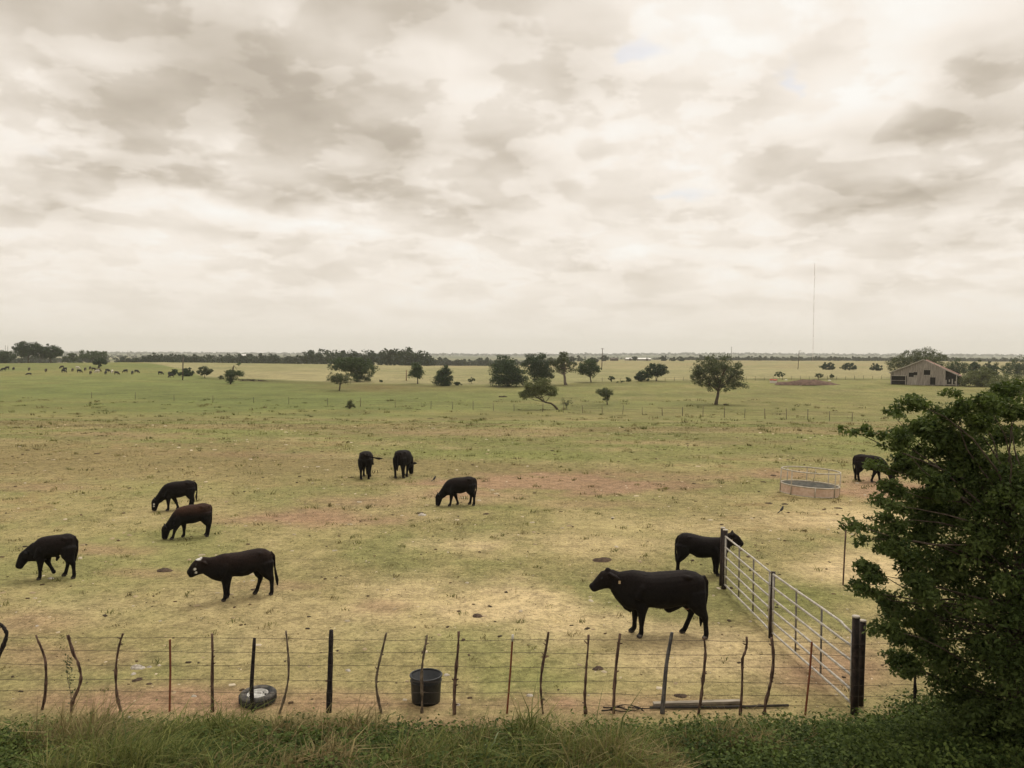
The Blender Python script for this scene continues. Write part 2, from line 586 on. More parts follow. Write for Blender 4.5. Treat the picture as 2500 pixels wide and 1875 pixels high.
#@@SETTING
# ------------------------------------------------------------------ ground sheet
def alb(r, g, b, k=1.22):
    return np.array(lin(r, g, b)) / k * np.array([0.965, 1.0, 1.045])


ang = np.concatenate([np.linspace(-180, -50, 50, endpoint=False), np.linspace(-50, 50, 720, endpoint=False), np.linspace(50, 180, 51)])
rad = np.concatenate([[0.3], np.geomspace(1.2, 9.0, 26, endpoint=False), np.geomspace(9.0, 90, 250, endpoint=False), np.geomspace(90, 9000, 240)])
A, RR = np.meshgrid(np.radians(ang), rad)
GX, GY = RR * np.sin(A), RR * np.cos(A)
GZ = terrain(GX, GY)
na, nr = len(ang), len(rad)
idx = np.arange(nr * na).reshape(nr, na)
quads = np.stack([idx[:-1, :-1], idx[:-1, 1:], idx[1:, 1:], idx[1:, :-1]], -1).reshape(-1, 4)
ground_me = mesh_np('ground', np.stack([GX, GY, GZ], -1).reshape(-1, 3), quads[:, ::-1])
smooth(ground_me)

_bt = [-2, -0.6, -0.475, -0.40, -0.375, -0.225, 0.0, 0.125, 0.325, 0.6, 2]
_by = [650, 600, 470, 330, 262, 236, 222, 246, 272, 275, 290]


def boundary(X, Y):
    return np.interp(X / np.maximum(Y, 1), _bt, _by)


# bare patches as the photograph shows them: (u, v, half-width px, half-height px, strength)
DIRT = [(1330, 1180, 300, 26, 1.3), (1130, 1205, 150, 20, 1.0), (760, 1265, 190, 24, 1.0), (1560, 1185, 200, 16, 0.9), (900, 1225, 150, 14, 0.55), (2140, 1190, 130, 34, 1.0),
        (1900, 1160, 130, 14, 0.7), (1700, 1165, 150, 10, 0.5), (1450, 1230, 160, 12, 0.4), (420, 1715, 340, 44, 1.0), (900, 1718, 300, 34, 0.75), (1500, 1722, 400, 30, 0.6), (130, 1600, 200, 40, 0.55), (250, 1345, 160, 14, 0.5), (700, 1430, 120, 14, 0.4), (1560, 1410, 160, 18, 0.5),
        (1380, 1715, 60, 20, 0.8), (2040, 1640, 160, 60, 0.8), (1050, 1770, 500, 30, 0.6), (930, 1480, 70, 22, 0.5),
        (270, 1060, 230, 8, 0.5), (1120, 1058, 330, 8, 0.5), (110, 1190, 170, 12, 0.5), (640, 1110, 240, 7, 0.35), (1700, 1080, 400, 7, 0.35),
        (260, 1820, 90, 30, 1.0), (350, 1400, 120, 12, 0.4), (60, 1520, 160, 40, 0.5)]
STRAW = [(1170, 1330, 150, 26, 0.8), (1230, 1480, 230, 60, 1.0), (1420, 1530, 260, 50, 0.9), (1780, 1600, 300, 60, 0.9), (2080, 1270, 240, 28, 1.0),
         (2120, 1390, 150, 50, 1.0), (1000, 1450, 180, 60, 0.7), (700, 1520, 400, 90, 0.4), (150, 1490, 260, 60, 0.4), (1500, 1330, 200, 30, 0.6), (900, 1500, 160, 40, 0.6),
         (1700, 1290, 200, 30, 0.5)]
LUSH = [(1160, 1240, 130, 10, 0.8), (1750, 1195, 150, 14, 0.8), (1980, 1450, 170, 36, 1.0), (420, 1310, 120, 14, 0.5), (600, 1375, 60, 8, 0.4),
        (900, 1170, 60, 6, 0.5), (1330, 1640, 260, 40, 0.5), (330, 1180, 220, 10, 0.4), (330, 1500, 140, 18, 0.5), (1500, 1480, 60, 60, 0.25)]


def patches(lst, X, Y):
    m = np.zeros_like(X)
    w = (fbm(X / 1.7, Y / 1.7, 4, 0.6) - 0.5) * 2.4
    for u, v, a, b, k in lst:
        c, e1, e2, e3 = ground(u, v), ground(u + a, v), ground(u, v - b), ground(u, v + b)
        rx = (e1 - c).length
        yn, yf = max(c.y - e3.y, 0.15), max(e2.y - c.y, 0.15)
        dy = Y - c.y
        d = ((X - c.x - dy * c.x / c.y) / rx) ** 2 + np.where(dy > 0, dy / yf, dy / yn) ** 2
        m = np.maximum(m, k * sst(1.5, 0.15, np.sqrt(d) + w * 0.55))
    return m


def ground_colour(X, Y):
    n1, n2 = fbm(X / 3.2, Y / 5.0, 5, 0.6), fbm(X / 14 + 50, Y / 22 + 9, 4)
    n3, n4 = fbm(X / 0.9 + 80, Y / 0.9 + 3, 3, 0.6), fbm(X / 60 + 5, Y / 90 + 31, 4)
    n5 = fbm(X / 26 + 15, Y / 7 + 31, 4, 0.6)
    c3 = lambda c: np.array(c)[None, :]
    mixc = lambda a, b, f: a * (1 - f[:, None]) + b * f[:, None]
    near = sst(60, 18, Y)
    col = mixc(c3(alb(142, 134, 80)), c3(alb(168, 149, 99)), np.clip(near * 0.8 + (n2 - 0.5) * 1.4, 0, 1))
    col = mixc(col, c3(alb(134, 132, 76)), 0.7 * sst(0.49, 0.70, n1))
    col = mixc(col, c3(alb(178, 158, 108)), 0.6 * sst(0.47, 0.30, n1))
    col = mixc(col, c3(alb(148, 125, 82)), 0.85 * sst(0.54, 0.70, n2 * 0.5 + n3 * 0.5) * sst(200, 60, Y))
    # browner strips lying across the slope, greener ones between
    col = mixc(col, c3(alb(146, 128, 82)), 0.85 * sst(0.49, 0.63, n5) * sst(28, 45, Y) * sst(150, 90, Y))
    col = mixc(col, c3(alb(126, 130, 66)), 0.65 * sst(0.52, 0.36, n5) * sst(28, 45, Y) * sst(150, 90, Y))
    # greener valley
    t = X / np.maximum(Y, 1)
    g = sst(75, 140, Y) * (0.55 + 0.45 * sst(0.15, -0.25, t))
    col = mixc(col, mixc(c3(alb(121, 128, 66)), c3(alb(141, 135, 74)), sst(0.35, 0.65, n4 * 0.5 + n5 * 0.5)), np.clip(g, 0, 1))
    # dry field beyond the second fence
    fb = boundary(X, Y) + (fbm(X / 20, Y / 20 + 77, 3) - 0.5) * 16
    dry = sst(-6, 8, Y - fb)
    dcol = mixc(c3(alb(166, 154, 106)), c3(alb(148, 143, 92)), sst(0.38, 0.66, n4 * 0.6 + n5 * 0.4))
    dcol = mixc(dcol, c3(alb(166, 145, 100)), 0.6 * sst(430, 520, Y) * sst(0.35, 0.6, n2))
    col = mixc(col, dcol, dry)
    # weedy dark margin along the field edge and rank brown grass in the dip
    edge = np.exp(-((Y - fb + 7) / 6.5) ** 2) * sst(-0.42, -0.33, t)
    col = mixc(col, c3(alb(104, 100, 56)), 0.75 * edge * (0.5 + n2))
    rank = np.exp(-((t + 0.17) / 0.07) ** 2 - ((Y - 212) / 15) ** 2)
    col = mixc(col, c3(alb(122, 104, 62)), 0.8 * rank)
    far = sst(900, 1700, Y)
    farc = mixc(c3(alb(92, 98, 62)), c3(alb(158, 150, 105)), sst(0.44, 0.62, fbm(X / 260 + 8, Y / 500, 4)) * sst(3600, 2400, Y))
    col = mixc(col, farc, far)
    d, s, l = patches(DIRT, X, Y), patches(STRAW, X, Y), patches(LUSH, X, Y)
    col = mixc(col, c3(alb(126, 126, 66)), 0.8 * np.clip(l, 0, 1))
    col = mixc(col, mixc(c3(alb(222, 192, 144)), c3(alb(198, 172, 122)), n3), 0.8 * np.clip(s * (0.55 + 0.9 * n1), 0, 1))
    col = mixc(col, mixc(c3(alb(176, 140, 108)), c3(alb(148, 116, 84)), n3), np.clip(d * (0.75 + 0.7 * n1), 0, 0.95))
    bank = sst(13.3, 12.3, Y)
    col = mixc(col, mixc(c3(alb(92, 88, 48)), c3(alb(120, 104, 64)), n1), bank * 0.8)
    lev = (1.0 + 0.30 * sst(40, 70, Y) * sst(420, 300, Y) * (fbm(X / 5 + 2, Y / 11 + 8, 4, 0.65) - 0.5)) * (1.0 + 0.05 * sst(90, 55, Y)) * (1.0 - 0.05 * sst(90, 130, Y) * sst(240, 190, Y))
    col = col * 0.88 + 0.12 * col.mean(1)[:, None] * np.array([[1.08, 1.0, 0.80]])
    return col * (0.90 + 0.2 * n3[:, None]) * lev[:, None] * 0.97


gcol = ground_colour(GX.ravel(), GY.ravel())
attr(ground_me, 'tint', gcol, 'FLOAT_COLOR')


def ground_shader(n):
    a = n.new('ShaderNodeAttribute', attribute_name='tint').outputs['Color']
    co = n.new('ShaderNodeTexCoord').outputs['Object']
    f1, f2, f3 = n.noise(co, 2.2, 5, 0.65)[0], n.noise(co, 9, 5, 0.7)[0], n.noise(co, 0.10, 6, 0.6)[0]
    f4 = n.noise(co, 38, 3, 0.7)[0]
    val = n.math('ADD', n.math('ADD', n.math('MULTIPLY', f1, 0.8), n.math('MULTIPLY', f2, 1.0)), n.math('MULTIPLY', f3, 0.5))
    val = n.math('ADD', val, n.math('MULTIPLY', f4, 0.7))
    k = n.smooth(val, 1.15, 1.85, 0.50, 1.50)
    v = n.new('ShaderNodeVectorMath', operation='SCALE')
    n.put(v.inputs[0], a)
    n.put(v.inputs['Scale'], k)
    straw = n.mix(n.smooth(f2, 0.60, 0.72, 0, 0.5), v.outputs[0], tuple(alb(205, 182, 132)))
    green = n.mix(n.smooth(n.noise(co, 5.3, 4, 0.7)[0], 0.56, 0.74, 0, 0.45), straw, tuple(alb(104, 108, 52)))
    h = n.math('ADD', f2, n.math('MULTIPLY', f1, 1.5))
    return principled(n, green, 0.95, 0.1, (h, 0.55, 0.06))


M['ground'] = material('pasture_ground', ground_shader)
ground_o = obj('ground', ground_me, M['ground'])
ground_o['kind'] = 'structure'

# ------------------------------------------------------------------ foliage
def leaves_mesh(name, C, N, size, rs, aspect=0.55, tint=None):
    """one diamond leaf per centre C, facing about N"""
    n = len(C)
    N = N / (np.linalg.norm(N, axis=1)[:, None] + 1e-9)
    r = rs.normal(size=(n, 3))
    a = np.cross(N, r)
    a /= np.linalg.norm(a, axis=1)[:, None] + 1e-9
    b = np.cross(N, a)
    s = size * (0.6 + 0.8 * rs.rand(n))[:, None]
    fold = N * s * 0.12
    V = np.stack([C - a * s, C - b * s * aspect + fold, C + a * s, C + b * s * aspect + fold], 1).reshape(-1, 3)
    F = np.arange(n * 4).reshape(n, 4)
    me = mesh_np(name, V, F)
    t = rs.rand(n) if tint is None else np.clip(tint + 0.35 * (rs.rand(n) - 0.5), 0, 1)
    attr(me, 'rnd', np.repeat(t, 4))
    return me


def crown_points(rs, lobes, ncl, per, cr, shell=0.55, flat=0.75):
    """lobes: (x,y,z,rx,ry,rz). Returns leaf centres, normals, tint per leaf and the cluster centres"""
    lobes = np.array(lobes, float)
    vol = lobes[:, 3] * lobes[:, 4] * lobes[:, 5]
    pick = rs.choice(len(lobes), ncl, p=vol / vol.sum())
    d = rs.normal(size=(ncl, 3))
    d /= np.linalg.norm(d, axis=1)[:, None]
    rr = (shell + (1 - shell) * rs.rand(ncl)) ** 0.8 * (0.86 + 0.22 * rs.rand(ncl))
    inner = rs.rand(ncl) < 0.25
    rr[inner] *= rs.rand(inner.sum())
    cc = lobes[pick, :3] + d * rr[:, None] * lobes[pick, 3:]
    crs = cr * (0.6 + 0.8 * rs.rand(ncl))
    k = np.repeat(np.arange(ncl), per)
    off = rs.normal(size=(len(k), 3))
    off /= np.linalg.norm(off, axis=1)[:, None] + 1e-9
    off *= (rs.rand(len(k)) ** 0.45)[:, None]
    off[:, 2] *= flat
    C = cc[k] + off * crs[k][:, None]
    N = off + 0.6 * rs.normal(size=off.shape) + np.array([0, 0, 0.45])
    tint = np.clip(0.15 + 0.6 * rs.rand(ncl)[k], 0, 1)
    return C, N, tint, cc


def limb(mb, p0, p1, r0, r1, rs, bend=0.12, n=5, sides=6):
    p0, p1 = np.array(p0, float), np.array(p1, float)
    L = np.linalg.norm(p1 - p0)
    w = rs.normal(size=(2, 3)) * bend * L
    t = np.linspace(0, 1, n)[:, None]
    P = p0 * (1 - t) + p1 * t + w[0] * np.sin(math.pi * t) * 0.5 + w[1] * np.sin(2 * math.pi * t) * 0.25
    mb.tube(P, np.linspace(r0, r1, n), sides)
    return P


def tree(name, label, base, height, lobes, mat='leaf_dark', bark='bark', cat='tree', seed=1, ncl=90, per=40, leaf=0.22, cr=None,
         trunk_r=None, trunk_top=0.45, limbs=9, group=None, shell=0.55, trunk_path=None, stems=1, lean=0.0):
    """lobes in units of the height, relative to the base (x, y, z, rx, ry, rz)"""
    rs = np.random.RandomState(seed)
    h = height
    root = empty(name, base, label, cat, group)
    lobes = [tuple(k * h for k in l) for l in lobes]
    cr = cr or 0.10 * h
    per, leaf, ncl = int(per * 1.5), leaf * 0.72, int(ncl * 1.25)
    C, N, tint, cc = crown_points(rs, lobes, ncl, per, cr, shell)
    C[:, 2] = np.maximum(C[:, 2], 0.01 * h + 0.04 * h * rs.rand(len(C)))
    obj('crown', leaves_mesh('crown', C, N, leaf, rs, 0.6, tint), M[mat], root)
    tr = trunk_r or 0.024 * h
    mb = MB()
    if trunk_path is not None:
        P = np.array(trunk_path) * h
        mb.tube(P, np.linspace(tr * 1.25, tr * 0.5, len(P)), 8)
        tops = [P]
    else:
        cx = float(np.mean([l[0] for l in lobes]))
        cy = float(np.mean([l[1] for l in lobes]))
        tops = []
        for s in range(stems):
            off = (rs.rand(2) - 0.5) * 0.05 * h * (stems > 1)
            e = np.array([cx * 0.6 + lean * h + off[0] * 4, cy * 0.6 + off[1] * 4, trunk_top * h])
            tt = np.linspace(0, 1, 6)[:, None]
            P = np.array([off[0], off[1], -0.12]) * (1 - tt) + e * tt
            P[1:-1] += rs.normal(size=(4, 3)) * 0.008 * h
            rad_ = np.array([1.5, 1.12, 1.0, 0.92, 0.82, 0.62]) * tr * (1 if stems == 1 else 0.75)
            mb.tube(P, rad_, 8)
            tops.append(P)
    ends = cc[rs.permutation(len(cc))[:limbs]]
    for e in ends:
        P = tops[rs.randint(len(tops))]
        k = P[rs.randint(len(P) // 2, len(P))]
        Q = limb(mb, k, k + (e - k) * 0.92, tr * 0.42, tr * 0.10, rs)
        e2 = cc[np.argmin(np.linalg.norm(cc - Q[3] - rs.normal(size=3) * 0.08 * h, axis=1))]
        limb(mb, Q[2], e2, tr * 0.22, tr * 0.06, rs, n=4, sides=5)
    obj('trunk', mb.mesh('trunk'), M[bark], root)
    return root


def px_tree(name, label, u, v, top, ul, ur, lobes=None, Y=None, **kw):
    """a tree standing where the photograph shows its foot, sized by its outline there"""
    lobes_in = lobes
    b = ground(u, v) if Y is None else depth_ground(u, Y)
    s = b.y / FPX
    vb = v
    if Y is not None:                                   # foot hidden: outline still gives the top
        ptop = at(u, top, Y)
        h = max(ptop.z - b.z, 1.0)
    else:
        h = (vb - top) * s
    wl, wr = (u - ul) * s / h, (ur - u) * s / h
    cx, rx = (wr - wl) / 2, (wl + wr) / 2
    if lobes is None:
        lobes = [(cx, 0, 0.60, rx * 0.86, rx * 0.8, 0.36), (cx - rx * 0.4, 0.1 * rx, 0.48, rx * 0.55, rx * 0.6, 0.27),
                 (cx + rx * 0.42, -0.1 * rx, 0.50, rx * 0.55, rx * 0.6, 0.28)]
    else:
        lobes = [(cx + rx * a, rx * bb, c, rx * d, rx * e, f) for a, bb, c, d, e, f in lobes]
    if lobes_in in (LOW, CONE):
        kw.setdefault('cr', 0.15 * h)
        kw.setdefault('shell', 0.4)
    else:
        kw.setdefault('cr', 0.125 * h)
    kw.setdefault('leaf', max(0.0022 * b.y * 0.5, 0.10))
    return tree(name, label, b, h, lobes, **kw)


LOW = [(0, 0, 0.16, 0.90, 0.85, 0.17), (0, 0, 0.46, 0.92, 0.9, 0.46), (-0.35, 0.2, 0.34, 0.62, 0.7, 0.34), (0.38, -0.2, 0.34, 0.62, 0.7, 0.34), (0.1, 0, 0.7, 0.5, 0.5, 0.27)]
CONE = [(0, 0, 0.22, 0.95, 0.9, 0.24), (0, 0, 0.45, 0.72, 0.7, 0.28), (0.1, 0, 0.72, 0.42, 0.4, 0.27)]
ROUND = [(0, 0, 0.62, 0.92, 0.9, 0.37), (-0.4, 0.1, 0.52, 0.55, 0.6, 0.24), (0.45, -0.1, 0.55, 0.52, 0.6, 0.24)]
OPEN = [(-0.1, 0, 0.66, 0.62, 0.6, 0.30), (-0.62, 0.1, 0.60, 0.36, 0.4, 0.20), (0.55, -0.1, 0.50, 0.42, 0.5, 0.22), (0.05, 0.2, 0.85, 0.36, 0.36, 0.14), (-0.55, 0, 0.40, 0.3, 0.3, 0.12)]

# the big tree in the valley and its neighbours
px_tree('broadleaf_tree', 'largest lone tree in the valley, rounded grey-green crown and forked trunk', 1748, 988, 860, 1678, 1825,
        [(-0.15, 0, 0.70, 0.68, 0.7, 0.28), (-0.62, 0.1, 0.56, 0.40, 0.5, 0.24), (0.45, -0.1, 0.60, 0.46, 0.5, 0.26), (0.05, 0.1, 0.38, 0.66, 0.6, 0.16), (0.80, 0, 0.40, 0.24, 0.3, 0.12), (0.28, 0, 0.88, 0.26, 0.3, 0.11)],
        mat='leaf_olive', seed=3, ncl=190, per=44, leaf=0.17, trunk_top=0.42, trunk_r=0.26, limbs=26, cr=0.75, shell=0.3)
px_tree('oak_tree', 'wide dark oak with foliage to the ground, left of the close dark pair', 1240, 944, 872, 1188, 1292, LOW, mat='leaf_dark', seed=5, ncl=120, per=46, leaf=0.26, limbs=5, trunk_top=0.3)
px_tree('oak_tree', 'taller dark oak at the right of the close dark pair', 1312, 938, 862, 1272, 1352,
        [(0, 0, 0.62, 0.85, 0.8, 0.36), (0.3, 0, 0.3, 0.75, 0.7, 0.28), (-0.45, 0, 0.66, 0.5, 0.5, 0.28)], mat='leaf_dark', seed=6, ncl=110, per=46, leaf=0.26, limbs=5, trunk_top=0.35)
px_tree('oak_tree', 'dark rounded tree top rising behind the wide dark oak', 1224, 900, 861, 1203, 1247, LOW, Y=330, mat='leaf_dark', seed=7, ncl=60, per=40, leaf=0.34, limbs=3, trunk_top=0.3)
px_tree('pecan_tree', 'tall sparse tree with pale limbs showing through thin foliage', 1382, 940, 855, 1334, 1414, OPEN, mat='leaf_olive', bark='pale_bark', seed=9, ncl=85, per=26, leaf=0.24, trunk_top=0.5, trunk_r=0.34, limbs=34, cr=0.62, shell=0.25)
px_tree('broadleaf_tree', 'round dark green tree on a thin trunk left of the crossarm pole', 1443, 933, 876, 1408, 1466, ROUND, mat='leaf_mid', seed=11, ncl=85, per=46, leaf=0.24, limbs=8, trunk_top=0.35)
b = ground(1362, 1000)
s5 = b.y / FPX
tree('leaning_tree', 'light green tree leaning far left over the valley floor', b, 75 * s5,
     [(-0.72, 0, 0.72, 0.42, 0.4, 0.24), (-0.25, 0.1, 0.62, 0.26, 0.3, 0.20), (-1.02, 0, 0.52, 0.26, 0.3, 0.17), (-0.45, 0, 0.86, 0.25, 0.3, 0.13)],
     mat='leaf_light', seed=13, ncl=130, per=46, leaf=0.14, cr=0.55, limbs=14, trunk_r=0.16,
     trunk_path=[(0, 0, -0.02), (-0.09, 0, 0.10), (-0.22, 0.02, 0.20), (-0.42, 0, 0.24), (-0.62, 0, 0.36), (-0.78, 0.02, 0.46)])
px_tree('sapling', 'bare twiggy sapling beside the foot of the leaning tree', 1384, 1000, 966, 1364, 1402, ROUND, mat='leaf_olive', seed=14, ncl=26, per=9, leaf=0.10, limbs=18, trunk_top=0.4, cat='sapling')
px_tree('shrub', 'pale grey-green vase-shaped shrub left of the largest lone tree', 1482, 988, 946, 1452, 1500, [(0, 0, 0.72, 0.9, 0.8, 0.27), (0.1, 0, 0.45, 0.5, 0.5, 0.25)], mat='leaf_olive', seed=15, ncl=60, per=34, leaf=0.12, limbs=10, stems=3, trunk_r=0.05, cat='shrub')
px_tree('broadleaf_tree', 'dark two-stemmed tree at the right of a joined pair mid field', 1602, 930, 884, 1574, 1632, ROUND, mat='leaf_dark', seed=17, ncl=75, per=44, leaf=0.25, limbs=8, stems=2, trunk_top=0.35)
px_tree('broadleaf_tree', 'lower dark bushy tree at the left of a joined pair mid field', 1566, 931, 902, 1545, 1590, LOW, mat='leaf_dark', seed=18, ncl=55, per=44, leaf=0.24, limbs=4)
px_tree('broadleaf_tree', 'large spreading green tree in front of the far wood, left of centre', 872, 932, 868, 798, 920,
        [(0, 0, 0.68, 0.62, 0.6, 0.30), (-0.55, 0.1, 0.66, 0.45, 0.5, 0.26), (0.55, 0, 0.55, 0.42, 0.5, 0.30), (0.35, 0, 0.2, 0.5, 0.4, 0.2)], mat='leaf_mid', seed=21, ncl=150, per=46, leaf=0.27, limbs=12, trunk_top=0.4)
px_tree('broadleaf_tree', 'small light olive tree on a split trunk before the large spreading tree', 827, 954, 902, 796, 866, ROUND, mat='leaf_olive', seed=22, ncl=60, per=30, leaf=0.17, limbs=16, stems=2, trunk_top=0.5, shell=0.3, trunk_r=0.13)
px_tree('broadleaf_tree', 'narrow two-tiered green tree with a bare trunk right of the short pole', 1020, 937, 884, 996, 1037, [(0.1, 0, 0.80, 0.7, 0.7, 0.18), (0, 0, 0.48, 0.95, 0.9, 0.24)], mat='leaf_mid', seed=23, ncl=70, per=42, leaf=0.22, limbs=6, trunk_top=0.5)
px_tree('juniper_tree', 'dark blue-green juniper cone standing on the field edge', 1083, 942, 888, 1057, 1112, CONE, mat='leaf_dark', seed=24, ncl=90, per=46, leaf=0.22, limbs=3, trunk_top=0.5)
px_tree('shrub', 'small dark shrub at the right foot of the juniper cone', 1118, 941, 929, 1106, 1128, LOW, mat='leaf_dark', seed=25, ncl=18, per=34, leaf=0.2, limbs=2, cat='shrub')
px_tree('shrub', 'tiny dark conical shrub in the dry field left of the short pole', 930, 933, 925, 924, 937, CONE, mat='leaf_dark', seed=26, ncl=12, per=30, leaf=0.2, limbs=1, cat='shrub')
px_tree('sapling', 'olive sapling on the field edge left of the dark oak pair', 1151, 937, 921, 1143, 1160, ROUND, mat='leaf_olive', seed=27, ncl=16, per=22, leaf=0.2, limbs=4, cat='sapling')
px_tree('shrub', 'loose yellow-green shrub alone on the green valley slope', 853, 998, 975, 840, 867, LOW, mat='leaf_light', seed=28, ncl=28, per=24, leaf=0.14, limbs=6, cat='shrub')
px_tree('shrub', 'wide dark thicket behind the thin left pole', 452, 918, 897, 428, 478, LOW, mat='leaf_dark', seed=29, ncl=50, per=40, leaf=0.28, limbs=3, cat='shrub')
px_tree('shrub', 'smaller dark shrub left of the wide dark thicket', 425, 916, 897, 414, 437, LOW, mat='leaf_dark', seed=30, ncl=22, per=38, leaf=0.28, limbs=2, cat='shrub')
px_tree('broadleaf_tree', 'small round olive tree right of the thin left pole', 500, 923, 894, 478, 521, ROUND, mat='leaf_olive', seed=31, ncl=50, per=36, leaf=0.24, limbs=8)
px_tree('scraggly_tree', 'scraggly green tree with one tall bare limb on the left slope', 562, 938, 884, 548, 597, [(-0.2, 0, 0.42, 0.75, 0.7, 0.22), (0.55, 0, 0.50, 0.42, 0.4, 0.13), (0.25, 0, 0.93, 0.36, 0.3, 0.08), (-0.5, 0, 0.2, 0.35, 0.4, 0.18)], mat='leaf_mid', seed=32, ncl=60, per=34, leaf=0.2, limbs=12, trunk_top=0.85, lean=0.05)
px_tree('shrub', 'low tan shrub left of the scraggly tree', 540, 926, 915, 532, 549, LOW, mat='leaf_olive', seed=33, ncl=18, per=26, leaf=0.2, limbs=3, cat='shrub')
px_tree('oak_tree', 'broad dark oak, tallest of the grove at the far left', 70, 884, 832, 30, 106, ROUND, mat='leaf_dark', seed=34, ncl=120, per=44, leaf=0.42, limbs=6, trunk_top=0.3, Y=440)
px_tree('oak_tree', 'rounded dark oak at the right end of the far left grove', 124, 885, 841, 92, 154, ROUND, mat='leaf_dark', seed=35, ncl=100, per=44, leaf=0.42, limbs=6, trunk_top=0.3, Y=440)
px_tree('oak_tree', 'low dark tree at the left picture edge beside the grove', 14, 882, 852, -16, 42, LOW, mat='leaf_dark', seed=36, ncl=70, per=44, leaf=0.42, limbs=4, Y=450)
px_tree('broadleaf_tree', 'grey-green airy tree behind the small black round tree, far left', 226, 884, 853, 190, 267, ROUND, mat='leaf_mid', seed=37, ncl=80, per=34, leaf=0.44, limbs=8, Y=520)
px_tree('broadleaf_tree', 'low grey-green tree between the far left grove and the airy tree', 172, 885, 859, 152, 196, LOW, mat='leaf_mid', seed=38, ncl=50, per=36, leaf=0.44, limbs=3, Y=540)
px_tree('broadleaf_tree', 'small black-green round tree on a short trunk above the herd', 241, 898, 874, 226, 263, [(0, 0, 0.62, 0.95, 0.9, 0.36)], mat='leaf_dark', seed=39, ncl=50, per=46, leaf=0.32, limbs=4, trunk_r=0.35)
px_tree('shrub', 'left of the three dark dome bushes in the dry field by the barn', 2022, 903, 882, 2004, 2040, LOW, mat='leaf_dark', seed=41, ncl=45, per=42, leaf=0.34, limbs=3, cat='shrub')
px_tree('shrub', 'middle of the three dark dome bushes in the dry field, with a gap', 2073, 904, 883, 2053, 2093, LOW, mat='leaf_dark', seed=42, ncl=42, per=40, leaf=0.34, limbs=3, cat='shrub')
px_tree('shrub', 'right of the three dark dome bushes, nearest to the barn tree', 2139, 905, 886, 2124, 2154, LOW, mat='leaf_dark', seed=43, ncl=36, per=42, leaf=0.34, limbs=3, cat='shrub')
px_tree('shrub', 'green shrub above the red and white panel', 1903, 924, 907, 1890, 1917, ROUND, mat='leaf_mid', seed=44, ncl=24, per=26, leaf=0.2, limbs=5, cat='shrub')
px_tree('shrub', 'olive shrub behind the middle of the dirt heap', 1999, 926, 911, 1988, 2010, ROUND, mat='leaf_olive', seed=45, ncl=24, per=26, leaf=0.2, limbs=5, cat='shrub')
px_tree('shrub', 'narrow olive shrub behind the right end of the dirt heap', 2032, 926, 913, 2024, 2038, ROUND, mat='leaf_olive', seed=46, ncl=16, per=24, leaf=0.2, limbs=4, cat='shrub')
px_tree('shrub', 'small dark shrub on a stem between pole and joined tree pair', 1493, 933, 918, 1484, 1501, ROUND, mat='leaf_mid', seed=47, ncl=18, per=28, leaf=0.2, limbs=3, cat='shrub')
px_tree('shrub', 'small green shrub just left of the joined tree pair', 1534, 932, 920, 1526, 1542, LOW, mat='leaf_mid', seed=48, ncl=18, per=28, leaf=0.2, limbs=3, cat='shrub')
px_tree('broadleaf_tree', 'large olive-green tree spreading behind the barn roof', 2240, 905, 848, 2174, 2312, [(-0.1, 0, 0.60, 0.62, 0.6, 0.36), (-0.66, 0.1, 0.42, 0.36, 0.5, 0.36), (0.5, 0, 0.55, 0.45, 0.5, 0.34), (0.2, 0, 0.82, 0.4, 0.4, 0.16)], Y=290, mat='leaf_olive', seed=51, ncl=160, per=42, leaf=0.27, limbs=10)
px_tree('broadleaf_tree', 'dark tree right of the barn roof ridge, beside the olive tree', 2335, 905, 872, 2308, 2362, LOW, Y=310, mat='leaf_mid', seed=52, ncl=60, per=40, leaf=0.3, limbs=4)
px_tree('broadleaf_tree', 'dark rounded tree second right of the barn', 2378, 905, 876, 2358, 2402, LOW, Y=330, mat='leaf_dark', seed=53, ncl=50, per=40, leaf=0.3, limbs=4)
px_tree('broadleaf_tree', 'dark wide tree in the gap right of the barn', 2420, 908, 880, 2392, 2444, LOW, Y=320, mat='leaf_dark', seed=54, ncl=55, per=40, leaf=0.3, limbs=4)
px_tree('broadleaf_tree', 'green wooded clump at the right picture edge on the skyline', 2478, 908, 869, 2442, 2530, LOW, Y=330, mat='leaf_mid', seed=55, ncl=85, per=42, leaf=0.3, limbs=4)
px_tree('shrub', 'large vine-covered thicket against the right end of the barn', 2395, 944, 894, 2338, 2452, LOW, mat='leaf_light', seed=56, ncl=110, per=44, leaf=0.26, limbs=6, cat='shrub')
px_tree('shrub', 'green bush grown up against the barn front wall', 2249, 938, 918, 2238, 2262, LOW, mat='leaf_mid', seed=57, ncl=28, per=30, leaf=0.2, limbs=3, cat='shrub')
px_tree('shrub', 'broad green shrub at the right edge below the barn', 2470, 965, 905, 2405, 2520, LOW, mat='leaf_light', seed=58, ncl=90, per=40, leaf=0.22, limbs=5, cat='shrub')
